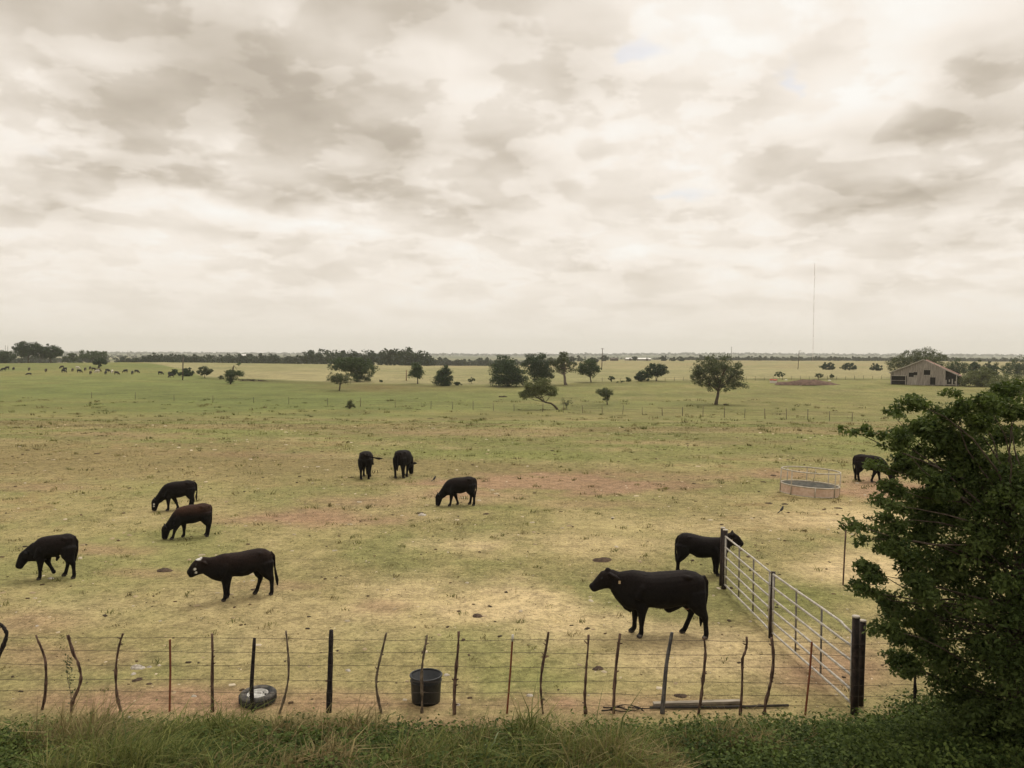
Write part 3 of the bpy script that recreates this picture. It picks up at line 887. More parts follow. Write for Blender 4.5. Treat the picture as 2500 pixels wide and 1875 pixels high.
for i, (u, top, wd, Y, lab) in enumerate([
        (1475, 866, 25, 800, 'distant dark tree directly behind the crossarm pole'), (1549, 868, 15, 820, 'distant narrow tree right of the white farm roofs'),
        (1620, 865, 21, 800, 'distant tall dark tree on the skyline left of the largest lone tree'), (1645, 869, 23, 800, 'distant slanted dark tree second left of the largest lone tree'),
        (1664, 870, 15, 810, 'distant small tree half hidden by the largest lone tree'), (1395, 872, 30, 700, 'distant tree top behind the sparse tree'),
        (1447, 871, 34, 720, 'distant grey tree top behind the round dark green tree'), (1030, 862, 30, 640, 'distant dark tree at the left end of the white barn roof'),
        (1045, 873, 30, 560, 'dark tree at the right end of the far wood'), (660, 864, 34, 640, 'tall dark tree in the far wood above the dry hill'),
        (705, 866, 60, 620, 'broad dark tree in the far wood left of the spreading tree'), (425, 867, 26, 600, 'dark round tree at the left end of the far wood'),
        (300, 867, 34, 620, 'grey-green tree left of the long far hedge')]):
    px_tree('broadleaf_tree', lab, u, 884, top, u - wd / 2, u + wd / 2, LOW, Y=Y, mat='leaf_far', seed=70 + i, ncl=34, per=34, leaf=0.55, limbs=3)
b = ground(1518, 934)
tree('brush_heap', 'low dark brush heap left of the joined tree pair', b, 1.0, [(0, 0, 0.3, 0.8, 0.5, 0.4), (-1.0, 0, 0.15, 0.7, 0.4, 0.2)], mat='leaf_dark', seed=99, ncl=16, per=26, leaf=0.16, limbs=4, cat='brush heap')


# woods too far to tell apart
def wood(name, label, spans, seed, mat='leaf_far', leaf=0.7):
    rs = np.random.RandomState(seed)
    Cs, Ns, Ts = [], [], []
    for u0, u1, Y0, Y1, step, h0, h1 in spans:
        u = u0
        while u < u1:
            Y = Y0 + (Y1 - Y0) * rs.rand()
            p = depth_ground(u, Y)
            h = h0 + (h1 - h0) * rs.rand()
            r = h * (0.45 + 0.3 * rs.rand())
            C, N, t, _ = crown_points(rs, [(0, 0, h * 0.52, r, r, h * 0.48), (r * 0.5, 0, h * 0.3, r * 0.7, r * 0.7, h * 0.32)], 12, 22, h * 0.2, 0.5)
            Cs.append(C + np.array(p)[None])
            Ns.append(N)
            Ts.append(t)
            u += step * (0.6 + 0.8 * rs.rand())
    me = leaves_mesh(name, np.concatenate(Cs), np.concatenate(Ns), leaf, rs, 0.7, np.concatenate(Ts))
    o = obj(name, me, M[mat])
    o['kind'] = 'stuff'
    tag(o, label, 'wood')
    return o


wood('far_wood', 'far dark wood in the dip beyond the dry hill, left of centre', [(380, 700, 570, 700, 9, 6, 9), (560, 780, 600, 760, 10, 6, 9), (740, 1010, 500, 640, 8, 8, 12), (900, 1050, 520, 600, 10, 8, 11), (318, 415, 600, 640, 7, 5, 7)], 201)
wood('distant_treeline', 'distant hazy tree lines on the plain below the skyline', [(250, 1000, 1100, 2000, 9, 6, 11), (1030, 1200, 800, 900, 8, 6, 9), (1160, 1420, 900, 1300, 9, 5, 8), (1660, 2560, 1050, 1300, 5, 3.5, 6.5), (-60, 700, 2000, 3000, 14, 7, 12), (1400, 2560, 1700, 2500, 7, 4, 8), (-100, 260, 700, 1100, 10, 6, 9)], 202, leaf=1.1)
wood('skyline_wood', 'hazy wooded ridge along the far horizon', [(-100, 2600, 4200, 5800, 4.0, 8, 16)], 203, leaf=3.2)

# ------------------------------------------------------------------ haze over the plain
hb = MB().box((0, 3000, 63), (13000, 9000, 150))
haze = obj('haze', hb.mesh('haze', False))
haze['kind'] = 'stuff'
hm = bpy.data.materials.new('haze')
hm.use_nodes = True
hm.node_tree.nodes.clear()
hn = NT(hm.node_tree)
pvn = hn.new('ShaderNodeVolumePrincipled')
pvn.inputs['Color'].default_value = (0.93, 0.93, 0.91, 1)
pvn.inputs['Density'].default_value = 0.00014
pvn.inputs['Anisotropy'].default_value = 0.25
ho = hn.new('ShaderNodeOutputMaterial')
hn.l.new(pvn.outputs[0], ho.inputs['Volume'])
haze.data.materials.append(hm)

# ------------------------------------------------------------------ cattle
def cow_mesh(name, torso, head, legs, ears, tail, extra=(), scale=1.0, brown=0.0, marks=(), voxel=0.019, wmul=1.0):
    """torso: (x, z_top, z_bottom, half_width); head: (x, z, half_height, half_width) or with a y fifth;
    legs: list of [(x, y, z, r) ...]; ears / tail / extra: (points, radii, flat radii)"""
    mb = MB()
    def section(sec):                                    # closed loft with slightly boxy elliptical rings
        V, F, n = [], [], 20
        for c, ez, ey, a, b in sec:
            for k in range(n):
                th = 2 * math.pi * k / n
                cs, sn = math.cos(th), math.sin(th)
                cs, sn = math.copysign(abs(cs) ** 0.86, cs), math.copysign(abs(sn) ** 0.86, sn)
                V.append(c + ez * a * sn + ey * b * cs)
        m = len(sec)
        for i in range(m - 1):
            for k in range(n):
                k2 = (k + 1) % n
                F.append((i * n + k, i * n + k2, (i + 1) * n + k2, (i + 1) * n + k))
        F.append(tuple(range(n - 1, -1, -1)))
        F.append(tuple(range((m - 1) * n, m * n)))
        mb.add(V, F)
    sec = []
    for x, zt, zb, w in torso:
        zb = zb + 0.045 * min(1.0, max(0.0, (w - 0.18) / 0.06))
        sec.append((np.array([x, 0, (zt + zb) / 2 + 0.006]), np.array([0, 0, 1.0]), np.array([0, 1.0, 0]), (zt - zb) / 2 + 0.008, w * wmul + 0.01))
    section(sec)
    heads = head if isinstance(head[0], list) else [head]
    for head in heads:
      P = np.array([(h[0], h[4] if len(h) > 4 else 0.0, h[1]) for h in head])
      T = np.gradient(P, axis=0)
      sec = []
      for i, h in enumerate(head):
        t = T[i] / np.linalg.norm(T[i])
        ey = np.array([0, 1.0, 0])
        sec.append((P[i], np.cross(t, ey), ey, h[2] + 0.012, h[3] + 0.012))
      section(sec)
    for lg in legs:
        lg = np.array(lg)
        mb.tube(lg[:, :3], lg[:, 3] * 0.98, 10, lg[:, 3] * np.interp(lg[:, 2], [0, 0.3, 0.6, 0.9], [1.0, 1.06, 1.18, 1.35]), up=(0, 1, 0))
        f = lg[-1]
        mb.tube([(f[0] - 0.015, f[1], f[2] + 0.075), (f[0] + 0.01, f[1], f[2] + 0.04), (f[0] + 0.03, f[1], f[2])], [0.048, 0.06, 0.07], 10, [0.045, 0.055, 0.06], up=(0, 1, 0))
    for pts, r, fl in list(ears) + [tail] + list(extra):
        mb.tube(pts, r, 8, fl, up=(0, 1, 0))
    hx = [t[0] for t in torso]
    zt_at = lambda x: float(np.interp(x, hx, [t[1] for t in torso]))
    w_at = lambda x: float(np.interp(x, hx, [t[3] for t in torso]))
    L0, L1 = torso[0][0], legs[0][0][0]
    for s in (1, -1):
        xh = L0 + 0.30 * (L1 - L0)                        # hip bones, pin bones, shoulder blades
        mb.tube([(xh + 0.07, s * w_at(xh) * 0.62, zt_at(xh) - 0.085), (xh, s * w_at(xh) * 0.78, zt_at(xh) - 0.10), (xh - 0.12, s * w_at(xh) * 0.62, zt_at(xh) - 0.13)], [0.05, 0.062, 0.05], 8)
        xp = L0 + 0.06
        mb.tube([(xp + 0.1, s * 0.13, zt_at(xp) - 0.06), (xp - 0.02, s * 0.11, zt_at(xp) - 0.07)], [0.06, 0.05], 8)
        xs_ = L1
        mb.tube([(xs_ - 0.06, s * 0.10, zt_at(xs_) - 0.03), (xs_, s * w_at(xs_) * 0.86, zt_at(xs_) - 0.30), (xs_ + 0.10, s * w_at(xs_) * 0.86, zt_at(xs_) - 0.55)], [0.05, 0.09, 0.08], 8)
    me = mb.mesh(name)
    tmp = bpy.data.objects.new('tmp', me)
    COL.objects.link(tmp)
    md = tmp.modifiers.new('r', 'REMESH')
    md.mode, md.voxel_size, md.use_smooth_shade = 'VOXEL', voxel, True
    sm = tmp.modifiers.new('s', 'SMOOTH')
    sm.factor, sm.iterations = 0.5, 3
    dg = bpy.context.evaluated_depsgraph_get()
    out = bpy.data.meshes.new_from_object(tmp.evaluated_get(dg))
    bpy.data.objects.remove(tmp)
    out.name = name
    co = np.empty(len(out.vertices) * 3, np.float32)
    out.vertices.foreach_get('co', co)
    co = co.reshape(-1, 3)
    top = max(t[1] for t in torso)
    c = np.tile(np.array([[0.0085, 0.0078, 0.0078]]), (len(co), 1))
    b = sst(top * 0.62, top * 0.98, co[:, 2]) * brown * (0.5 + fbm(co[:, 0] * 4 + 7, co[:, 2] * 4 + 3, 3))
    c = c + b[:, None] * np.array([[0.040, 0.016, 0.008]])
    for (mx, my, mz, r, colr) in marks:
        d = np.sqrt(((co - np.array([mx, my, mz])) ** 2).sum(1)) / r
        f = sst(1.0, 0.75, d + 0.15 * (fbm(co[:, 0] * 30, co[:, 2] * 30, 2) - 0.5))
        c = c * (1 - f[:, None]) + np.array(colr)[None] * f[:, None]
    hoof = sst(0.07, 0.03, co[:, 2])
    c = c * (1 - hoof[:, None]) + np.array([[0.06, 0.052, 0.046]]) * hoof[:, None]
    if scale != 1.0:
        out.vertices.foreach_set('co', (co * scale).ravel())
    attr(out, 'coat', c, 'FLOAT_COLOR')
    out.materials.clear()
    out.materials.append(M['cattle'])
    smooth(out)
    return out


def front_leg(xs, y, k=1.0, lift=0.0):
    """xs: x of shoulder, knee, fetlock, hoof"""
    a, b, c, d = xs
    return [(a, y * 0.6, 1.02 * k, 0.06), (a, y * 0.9, 0.86 * k, 0.135), (a, y, 0.66 * k, 0.108), ((a + b) / 2, y, 0.52 * k, 0.078), (b, y, 0.40 * k + lift * 0.6, 0.064),
            ((b + c) / 2, y, 0.25 * k + lift * 0.9, 0.046), (c, y, 0.11 * k + lift, 0.053), (d, y, 0.0 + lift, 0.05)]


def hind_leg(xs, y, k=1.0):
    """xs: x of hip, stifle, hock, fetlock, hoof"""
    a, s_, b, c, d = xs
    return [(a + 0.02, y * 0.55, 1.20 * k, 0.09), (a, y * 0.75, 1.02 * k, 0.19), (s_, y * 0.95, 0.78 * k, 0.16), ((s_ + b) / 2, y, 0.62 * k, 0.112), (b, y, 0.48 * k, 0.066),
            ((b * 0.6 + c * 0.4), y, 0.33 * k, 0.050), (c, y, 0.12 * k, 0.055), (d, y, 0.0, 0.052)]


WHITE = (0.62, 0.60, 0.56)
HERO_TORSO = [(-1.17, 1.26, 0.98, 0.10), (-1.12, 1.36, 0.80, 0.20), (-0.985, 1.45, 0.74, 0.27), (-0.79, 1.49, 0.68, 0.29), (-0.59, 1.47, 0.65, 0.31), (-0.43, 1.455, 0.60, 0.33),
              (-0.26, 1.44, 0.585, 0.34), (-0.066, 1.415, 0.61, 0.34), (0.066, 1.42, 0.61, 0.32), (0.197, 1.455, 0.575, 0.30), (0.33, 1.47, 0.535, 0.27),
              (0.46, 1.455, 0.56, 0.235), (0.59, 1.43, 0.68, 0.19), (0.70, 1.42, 0.82, 0.155), (0.80, 1.45, 0.99, 0.12)]
HERO_HEAD = [(0.62, 1.20, 0.20, 0.13), (0.80, 1.27, 0.215, 0.12), (0.92, 1.255, 0.20, 0.115), (1.04, 1.165, 0.135, 0.09), (1.13, 1.095, 0.10, 0.08), (1.19, 1.06, 0.09, 0.08), (1.225, 1.035, 0.06, 0.06)]
me_hero = cow_mesh('standing_cow', HERO_TORSO, HERO_HEAD,
                   [front_leg((0.16, 0.165, 0.17, 0.20), 0.17), front_leg((0.24, 0.27, 0.28, 0.34), -0.17),
                    hind_leg((-0.93, -0.98, -1.15, -1.18, -1.16), 0.18), hind_leg((-0.90, -0.84, -0.93, -0.80, -0.74), -0.18)],
                   [([(0.84, s * 0.10, 1.43), (0.74, s * 0.19, 1.39), (0.62, s * 0.23, 1.32)], [0.05, 0.075, 0.03], [0.03, 0.035, 0.02]) for s in (1, -1)],
                   ([(-1.13, 0, 1.38), (-1.21, 0, 1.25), (-1.21, 0.02, 0.95), (-1.17, 0.03, 0.66), (-1.10, 0.02, 0.42), (-1.09, 0.0, 0.22)], [0.05, 0.04, 0.032, 0.034, 0.055, 0.02], None),
                   extra=[([(0.85, 0, 1.36), (0.87, 0, 1.50), (0.86, 0, 1.53)], [0.08, 0.06, 0.03], None),
                          ([(-0.48, 0, 0.80), (-0.43, 0, 0.65), (-0.41, 0, 0.53)], [0.09, 0.08, 0.04], [0.30, 0.20, 0.05]),
                          ([(0.72, 0, 0.98), (0.60, 0, 0.80), (0.48, 0, 0.62), (0.36, 0, 0.54)], [0.10, 0.10, 0.09, 0.06], [0.04, 0.05, 0.05, 0.04]),
                          ([(-0.82, 0, 0.78), (-0.80, 0, 0.64), (-0.79, 0, 0.60)], [0.12, 0.07, 0.03], None)],
                   brown=0.12, marks=[(-0.80, 0.0, 0.60, 0.085, (0.17, 0.095, 0.065)), (0.20, 0.17, 0.03, 0.07, (0.24, 0.22, 0.20)), (-1.15, 0.18, 0.03, 0.07, (0.24, 0.22, 0.20))])
CALF_TORSO = [(-0.84, 1.06, 0.80, 0.09), (-0.78, 1.18, 0.62, 0.19), (-0.66, 1.26, 0.60, 0.235), (-0.48, 1.29, 0.64, 0.25), (-0.36, 1.28, 0.64, 0.26), (-0.18, 1.265, 0.56, 0.28), (0, 1.24, 0.545, 0.285),
              (0.18, 1.24, 0.575, 0.27), (0.30, 1.24, 0.56, 0.25), (0.42, 1.25, 0.50, 0.23), (0.54, 1.23, 0.50, 0.20), (0.66, 1.20, 0.56, 0.17), (0.77, 1.19, 0.62, 0.15), (0.87, 1.19, 0.70, 0.13), (0.95, 1.18, 0.76, 0.11)]
me_white = cow_mesh('standing_cow', CALF_TORSO,
                    [(0.78, 0.98, 0.20, 0.13), (0.96, 1.01, 0.215, 0.12), (1.06, 0.99, 0.21, 0.12), (1.17, 0.92, 0.165, 0.10), (1.26, 0.85, 0.12, 0.09), (1.31, 0.81, 0.10, 0.085), (1.345, 0.79, 0.06, 0.06)],
                    [front_leg((0.42, 0.43, 0.44, 0.47), 0.14, 0.88), front_leg((0.31, 0.31, 0.31, 0.34), -0.14, 0.88),
                     hind_leg((-0.63, -0.66, -0.80, -0.80, -0.78), 0.15, 0.88), hind_leg((-0.60, -0.50, -0.56, -0.46, -0.41), -0.15, 0.88)],
                    [([(1.0, s * 0.09, 1.13), (0.95, s * 0.17, 1.12), (0.89, s * 0.23, 1.07)], [0.04, 0.06, 0.025], [0.026, 0.03, 0.02]) for s in (1, -1)],
                    ([(-0.80, 0, 1.17), (-0.90, 0, 1.05), (-0.92, 0, 0.72), (-0.95, 0, 0.52), (-0.98, 0, 0.36), (-0.99, 0, 0.20)], [0.045, 0.034, 0.028, 0.04, 0.05, 0.02], None),
                    extra=[([(1.0, 0, 1.10), (1.01, 0, 1.21), (1.0, 0, 1.24)], [0.07, 0.05, 0.025], None)], brown=0.32, scale=0.97,
                    marks=[(1.07, 0, 1.19, 0.10, WHITE), (1.19, 0.09, 0.955, 0.045, WHITE), (1.16, 0.10, 0.86, 0.035, WHITE), (1.18, -0.09, 0.95, 0.05, WHITE)])
WALK_TORSO = [(-0.63, 1.03, 0.75, 0.09), (-0.58, 1.14, 0.60, 0.18), (-0.45, 1.20, 0.62, 0.23), (-0.34, 1.21, 0.61, 0.25), (-0.24, 1.185, 0.61, 0.26), (-0.10, 1.175, 0.55, 0.275), (0, 1.17, 0.54, 0.28),
              (0.10, 1.16, 0.54, 0.27), (0.20, 1.15, 0.51, 0.25), (0.30, 1.135, 0.48, 0.225), (0.39, 1.10, 0.47, 0.20), (0.49, 1.02, 0.48, 0.17), (0.59, 0.91, 0.49, 0.145), (0.66, 0.83, 0.48, 0.12)]
me_walk = cow_mesh('walking_cow', WALK_TORSO,
                   [[(0.45, 0.82, 0.20, 0.14), (0.58, 0.74, 0.185, 0.12), (0.70, 0.66, 0.165, 0.11), (0.78, 0.60, 0.13, 0.10)],
                    [(0.70, 0.75, 0.075, 0.075), (0.735, 0.70, 0.13, 0.10), (0.79, 0.61, 0.15, 0.11), (0.86, 0.50, 0.125, 0.095), (0.915, 0.40, 0.10, 0.085), (0.94, 0.345, 0.092, 0.082), (0.955, 0.31, 0.06, 0.06)]],
                   [front_leg((0.30, 0.31, 0.32, 0.345), 0.14, 0.82), front_leg((0.22, 0.19, 0.08, 0.03), -0.14, 0.82, 0.10),
                    hind_leg((-0.44, -0.46, -0.60, -0.62, -0.60), 0.15, 0.82), hind_leg((-0.42, -0.33, -0.36, -0.28, -0.235), -0.15, 0.82)],
                   [([(0.72, s * 0.09, 0.76), (0.68, s * 0.17, 0.76), (0.63, s * 0.23, 0.72)], [0.04, 0.055, 0.025], [0.026, 0.03, 0.02]) for s in (1, -1)],
                   ([(-0.58, 0, 1.12), (-0.67, 0, 1.0), (-0.67, 0, 0.75), (-0.62, 0, 0.58), (-0.60, 0, 0.42)], [0.045, 0.034, 0.03, 0.04, 0.02], None),
                   extra=[([(0.74, 0, 0.72), (0.78, 0, 0.79), (0.77, 0, 0.82)], [0.08, 0.05, 0.025], None), ([(-0.14, 0, 0.6), (-0.10, 0, 0.52), (-0.09, 0, 0.46)], [0.08, 0.05, 0.025], [0.06, 0.04, 0.02])],
                   brown=0.14)
GRAZE_TORSO = [(-0.69, 1.03, 0.74, 0.09), (-0.63, 1.13, 0.56, 0.19), (-0.50, 1.18, 0.52, 0.24), (-0.37, 1.19, 0.54, 0.255), (-0.22, 1.16, 0.49, 0.275), (-0.07, 1.155, 0.455, 0.29), (0.07, 1.15, 0.455, 0.285),
               (0.22, 1.13, 0.45, 0.26), (0.37, 1.09, 0.41, 0.225), (0.48, 1.03, 0.42, 0.19), (0.57, 0.93, 0.44, 0.15), (0.63, 0.85, 0.48, 0.12)]
GRAZE_HEAD = [[(0.38, 0.80, 0.22, 0.16), (0.50, 0.69, 0.195, 0.14), (0.60, 0.57, 0.17, 0.12), (0.70, 0.46, 0.15, 0.105), (0.77, 0.40, 0.12, 0.09)],
              [(0.79, 0.50, 0.085, 0.075), (0.805, 0.43, 0.125, 0.10), (0.82, 0.34, 0.14, 0.11), (0.84, 0.21, 0.115, 0.09), (0.855, 0.11, 0.095, 0.085), (0.86, 0.06, 0.09, 0.082), (0.865, 0.015, 0.06, 0.06)]]
GRAZE_EARS = [([(0.83, s * 0.07, 0.45), (0.85, s * 0.17, 0.49), (0.85, s * 0.27, 0.48)], [0.045, 0.07, 0.03], [0.026, 0.03, 0.02]) for s in (1, -1)]
GRAZE_TOP = [([(0.82, 0, 0.42), (0.88, 0, 0.48), (0.90, 0, 0.49)], [0.08, 0.05, 0.025], None)]
me_graze_a = cow_mesh('grazing_cow', GRAZE_TORSO, GRAZE_HEAD,
                      [front_leg((0.44, 0.54, 0.60, 0.645), 0.14, 0.82), front_leg((0.23, 0.21, 0.22, 0.25), -0.14, 0.82),
                       hind_leg((-0.48, -0.48, -0.61, -0.56, -0.53), 0.15, 0.82), hind_leg((-0.48, -0.46, -0.58, -0.55, -0.52), -0.15, 0.82)],
                      GRAZE_EARS, ([(-0.64, 0, 1.12), (-0.71, 0, 1.0), (-0.70, 0, 0.72), (-0.68, 0, 0.50), (-0.67, 0, 0.36)], [0.045, 0.032, 0.028, 0.04, 0.02], None), GRAZE_TOP, brown=0.95)
me_graze_b = cow_mesh('grazing_cow', GRAZE_TORSO, GRAZE_HEAD,
                      [front_leg((0.33, 0.33, 0.33, 0.37), 0.14, 0.82), front_leg((0.16, 0.06, -0.02, 0.0), -0.14, 0.82),
                       hind_leg((-0.48, -0.48, -0.60, -0.58, -0.55), 0.15, 0.82), hind_leg((-0.46, -0.44, -0.52, -0.46, -0.42), -0.15, 0.82)],
                      GRAZE_EARS, ([(-0.64, 0, 1.12), (-0.74, 0, 1.0), (-0.75, 0, 0.72), (-0.72, 0, 0.50), (-0.73, 0, 0.34)], [0.045, 0.030, 0.026, 0.045, 0.02], None), GRAZE_TOP, brown=0.12,
                      marks=[(0.86, 0.10, 0.30, 0.04, WHITE), (0.87, 0.09, 0.21, 0.035, WHITE)])
me_graze_c = cow_mesh('grazing_cow', GRAZE_TORSO, GRAZE_HEAD,
                      [front_leg((0.30, 0.33, 0.36, 0.40), 0.14, 0.82), front_leg((0.18, 0.10, 0.02, 0.03), -0.14, 0.82),
                       hind_leg((-0.48, -0.48, -0.62, -0.62, -0.60), 0.15, 0.82), hind_leg((-0.46, -0.44, -0.54, -0.50, -0.46), -0.15, 0.82)],
                      GRAZE_EARS, ([(-0.64, 0, 1.12), (-0.73, 0, 1.0), (-0.74, 0, 0.72), (-0.69, 0, 0.45), (-0.68, 0, 0.34)], [0.045, 0.030, 0.026, 0.036, 0.02], None), GRAZE_TOP, brown=0.14)
me_graze_swish = cow_mesh('grazing_cow', GRAZE_TORSO, GRAZE_HEAD,
                          [front_leg((0.33, 0.33, 0.33, 0.37), 0.14, 0.82), front_leg((0.24, 0.24, 0.24, 0.27), -0.14, 0.82),
                           hind_leg((-0.48, -0.48, -0.60, -0.58, -0.55), 0.16, 0.82), hind_leg((-0.46, -0.46, -0.56, -0.52, -0.48), -0.16, 0.82)],
                          GRAZE_EARS, ([(-0.64, 0, 1.10), (-0.72, -0.04, 1.06), (-0.74, -0.25, 1.0), (-0.74, -0.45, 0.95), (-0.73, -0.62, 0.92), (-0.72, -0.78, 0.92)], [0.05, 0.032, 0.028, 0.036, 0.055, 0.02], None), GRAZE_TOP, brown=0.15, wmul=1.05)
GATE_TORSO = [(-0.62, 1.03, 0.75, 0.09), (-0.58, 1.16, 0.64, 0.18), (-0.48, 1.225, 0.61, 0.235), (-0.34, 1.24, 0.62, 0.255), (-0.19, 1.22, 0.56, 0.275), (-0.05, 1.185, 0.48, 0.29), (0.10, 1.15, 0.465, 0.285),
              (0.26, 1.135, 0.48, 0.265), (0.41, 1.13, 0.50, 0.24), (0.56, 1.14, 0.50, 0.215), (0.72, 1.14, 0.53, 0.185), (0.80, 1.13, 0.57, 0.16), (0.88, 1.17, 0.72, 0.13), (0.93, 1.20, 0.84, 0.11)]
me_gate = cow_mesh('standing_cow', GATE_TORSO,
                   [(0.76, 1.00, 0.20, 0.13), (0.90, 1.09, 0.19, 0.12), (1.00, 1.14, 0.185, 0.115), (1.10, 1.08, 0.155, 0.10), (1.19, 1.00, 0.12, 0.085), (1.25, 0.95, 0.10, 0.08), (1.28, 0.92, 0.065, 0.06)],
                   [front_leg((0.50, 0.50, 0.50, 0.53), 0.14, 0.82), front_leg((0.54, 0.55, 0.55, 0.58), -0.14, 0.82),
                    hind_leg((-0.46, -0.44, -0.58, -0.60, -0.58), 0.15, 0.84), hind_leg((-0.46, -0.46, -0.60, -0.62, -0.60), -0.15, 0.84)],
                   [([(0.99, s * 0.08, 1.27), (1.0, s * 0.17, 1.30), (1.0, s * 0.26, 1.29)], [0.045, 0.07, 0.03], [0.03, 0.035, 0.02]) for s in (1, -1)],
                   ([(-0.58, 0, 1.14), (-0.67, 0, 1.0), (-0.68, 0, 0.72), (-0.66, 0, 0.5), (-0.66, 0, 0.34)], [0.045, 0.032, 0.028, 0.04, 0.02], None),
                   [([(0.98, 0, 1.24), (1.0, 0, 1.33), (1.0, 0, 1.35)], [0.07, 0.05, 0.025], None)], brown=0.1)


def cow(name, label, me, u, v, face, rel=0.0, scale=1.0, eyes=None, tags=None, group='cattle in the paddock', mat=None):
    """face: 'L' or 'R' across the view; rel turns the nose towards (+) the viewer for L, away (+) for R"""
    p = ground(u, v)
    az = math.atan2(p.x, p.y)
    rz = (math.pi - az + R(rel)) if face == 'L' else (-az + R(rel))
    o = obj(name, me)
    o.location, o.rotation_euler, o.scale = p, (0, 0, rz), ((scale,) * 3 if np.isscalar(scale) else scale)
    tag(o, label, 'cow', group)
    for e in eyes or ():
        obj('eye', MB().ball((0, 0, 0), 0.021, 8).mesh('eye'), M['eye'], o, e)
    if tags:
        t = obj('ear_tag', MB().box((0, 0, 0), (0.042, 0.010, 0.066)).mesh('ear_tag', False), M['ear_tag'], o, tags)
        t['label'] = 'pale yellow ear tag'
    return o


cow('cow', 'large black cow standing broadside nearest the fence, yellow tag in its drooping ear', me_hero, 1583, 1551, 'L', 7, (1.0, 1.0, 0.93), [(0.99, s * 0.105, 1.31) for s in (1, -1)], (0.64, 0.245, 1.27))
cow('cow', 'black cow standing behind the far gate post with its head over the rail', me_gate, 1704, 1402, 'R', 3, 0.89, [(1.06, s * 0.11, 1.17) for s in (1, -1)], (0.97, -0.15, 1.10))
cow('cow', 'black cow with white forehead and cheek marks standing broadside', me_white, 588, 1459, 'L', 11, 0.915, [(1.12, s * 0.105, 1.03) for s in (1, -1)])
cow('cow', 'black young cow walking left with lowered head and a raised foreleg', me_walk, 131, 1411, 'L', -19, (0.88, 0.95, 0.95), [(0.82, s * 0.10, 0.62) for s in (1, -1)])
cow('cow', 'brown-backed black cow grazing, the nearer of the two overlapping at left', me_graze_a, 466, 1312, 'L', 4, 0.90, [(0.85, s * 0.10, 0.36) for s in (1, -1)])
cow('cow', 'black cow grazing behind the brown-backed one, white spots on its face', me_graze_b, 433, 1245, 'L', -3, 0.93, [(0.85, s * 0.10, 0.36) for s in (1, -1)])
cow('cow', 'black cow grazing alone at the centre below the two rear-view cows', me_graze_c, 1120, 1234, 'L', 6, 0.95, [(0.85, s * 0.10, 0.36) for s in (1, -1)])
cow('cow', 'black cow seen from behind with its tail swung out to the right', me_graze_swish, 894, 1166, 'R', 84, 1.10)
cow('cow', 'black cow seen from behind with its lowered head showing at the right', me_graze_b, 986, 1164, 'R', 68, 1.12)
cow('cow', 'black cow feeding by the hay ring, half hidden by the near tree', me_graze_c, 2126, 1176, 'R', 4, 1.08, [(0.85, s * 0.10, 0.36) for s in (1, -1)])

# the distant herd on the left slope: (u, v, coat, facing, lying)
HERD = [(8, 906, 'coat_black', 'L'), (17, 902, 'coat_black', 'L'), (33, 904, 'coat_black', 'A'), (71, 905, 'coat_olive', 'A'), (70, 915, 'coat_black', 'D'), (112, 908, 'coat_olive', 'A'),
        (151, 900, 'coat_brown', 'L'), (158, 905, 'coat_black', 'L'), (156, 910, 'coat_black', 'R'), (177, 907, 'coat_olive', 'A'), (190, 902, 'coat_cream', 'R'), (194, 910, 'coat_black', 'R'),
        (208, 905, 'coat_brown', 'A'), (220, 902, 'coat_brown', 'A'), (221, 914, 'coat_brown', 'A'), (229, 905, 'coat_brown', 'R'), (237, 911, 'coat_cream', 'L'), (241, 908, 'coat_olive', 'R'),
        (258, 914, 'coat_black', 'A'), (263, 909, 'coat_black', 'R'), (274, 911, 'coat_cream', 'A'), (285, 915, 'coat_brown', 'R'), (306, 910, 'coat_black', 'L'), (323, 914, 'coat_black', 'A'),
        (334, 911, 'coat_black', 'R'), (392, 915, 'coat_black', 'R'), (413, 916, 'coat_black', 'A'), (418, 922, 'coat_black', 'L')]
ORD = ['first', 'second', 'third', 'fourth', 'fifth', 'sixth', 'seventh', 'eighth', 'ninth', 'tenth', 'eleventh', 'twelfth', 'thirteenth', 'fourteenth', 'fifteenth', 'sixteenth', 'seventeenth']
CN = {'coat_black': 'black', 'coat_brown': 'brown', 'coat_cream': 'cream white', 'coat_olive': 'tan brown'}
cnt = {}
low_meshes = {}
def low_cow(src, coat):
    k = (src.name, coat)
    if k not in low_meshes:
        tmp = bpy.data.objects.new('tmp', src)
        COL.objects.link(tmp)
        d = tmp.modifiers.new('d', 'DECIMATE')
        d.ratio = 0.06
        m_ = bpy.data.meshes.new_from_object(tmp.evaluated_get(bpy.context.evaluated_depsgraph_get()))
        bpy.data.objects.remove(tmp)
        m_.materials.clear()
        m_.materials.append(M[coat])
        low_meshes[k] = m_
    return low_meshes[k]
for i, (u, v, coat, f) in enumerate(sorted(HERD)):
    n = cnt.get(coat, 0)
    cnt[coat] = n + 1
    src = low_cow((me_graze_a, me_graze_b, me_graze_c)[i % 3], coat)
    c_ = cow('cow', 'tiny %s cow in the distant herd, %s %s one from the left' % (CN[coat], ORD[n], CN[coat]), src, u, v, 'R' if f == 'R' else 'L',
             {'A': 75, 'D': 0}.get(f, 5), 1.05, group='distant herd on the left slope')
    if f == 'D':
        c_['label'] = 'tiny black cow lying below the distant herd near the left edge'
        c_.scale = (1.1, 1.1, 0.75)
        c_.location.z -= 0.22

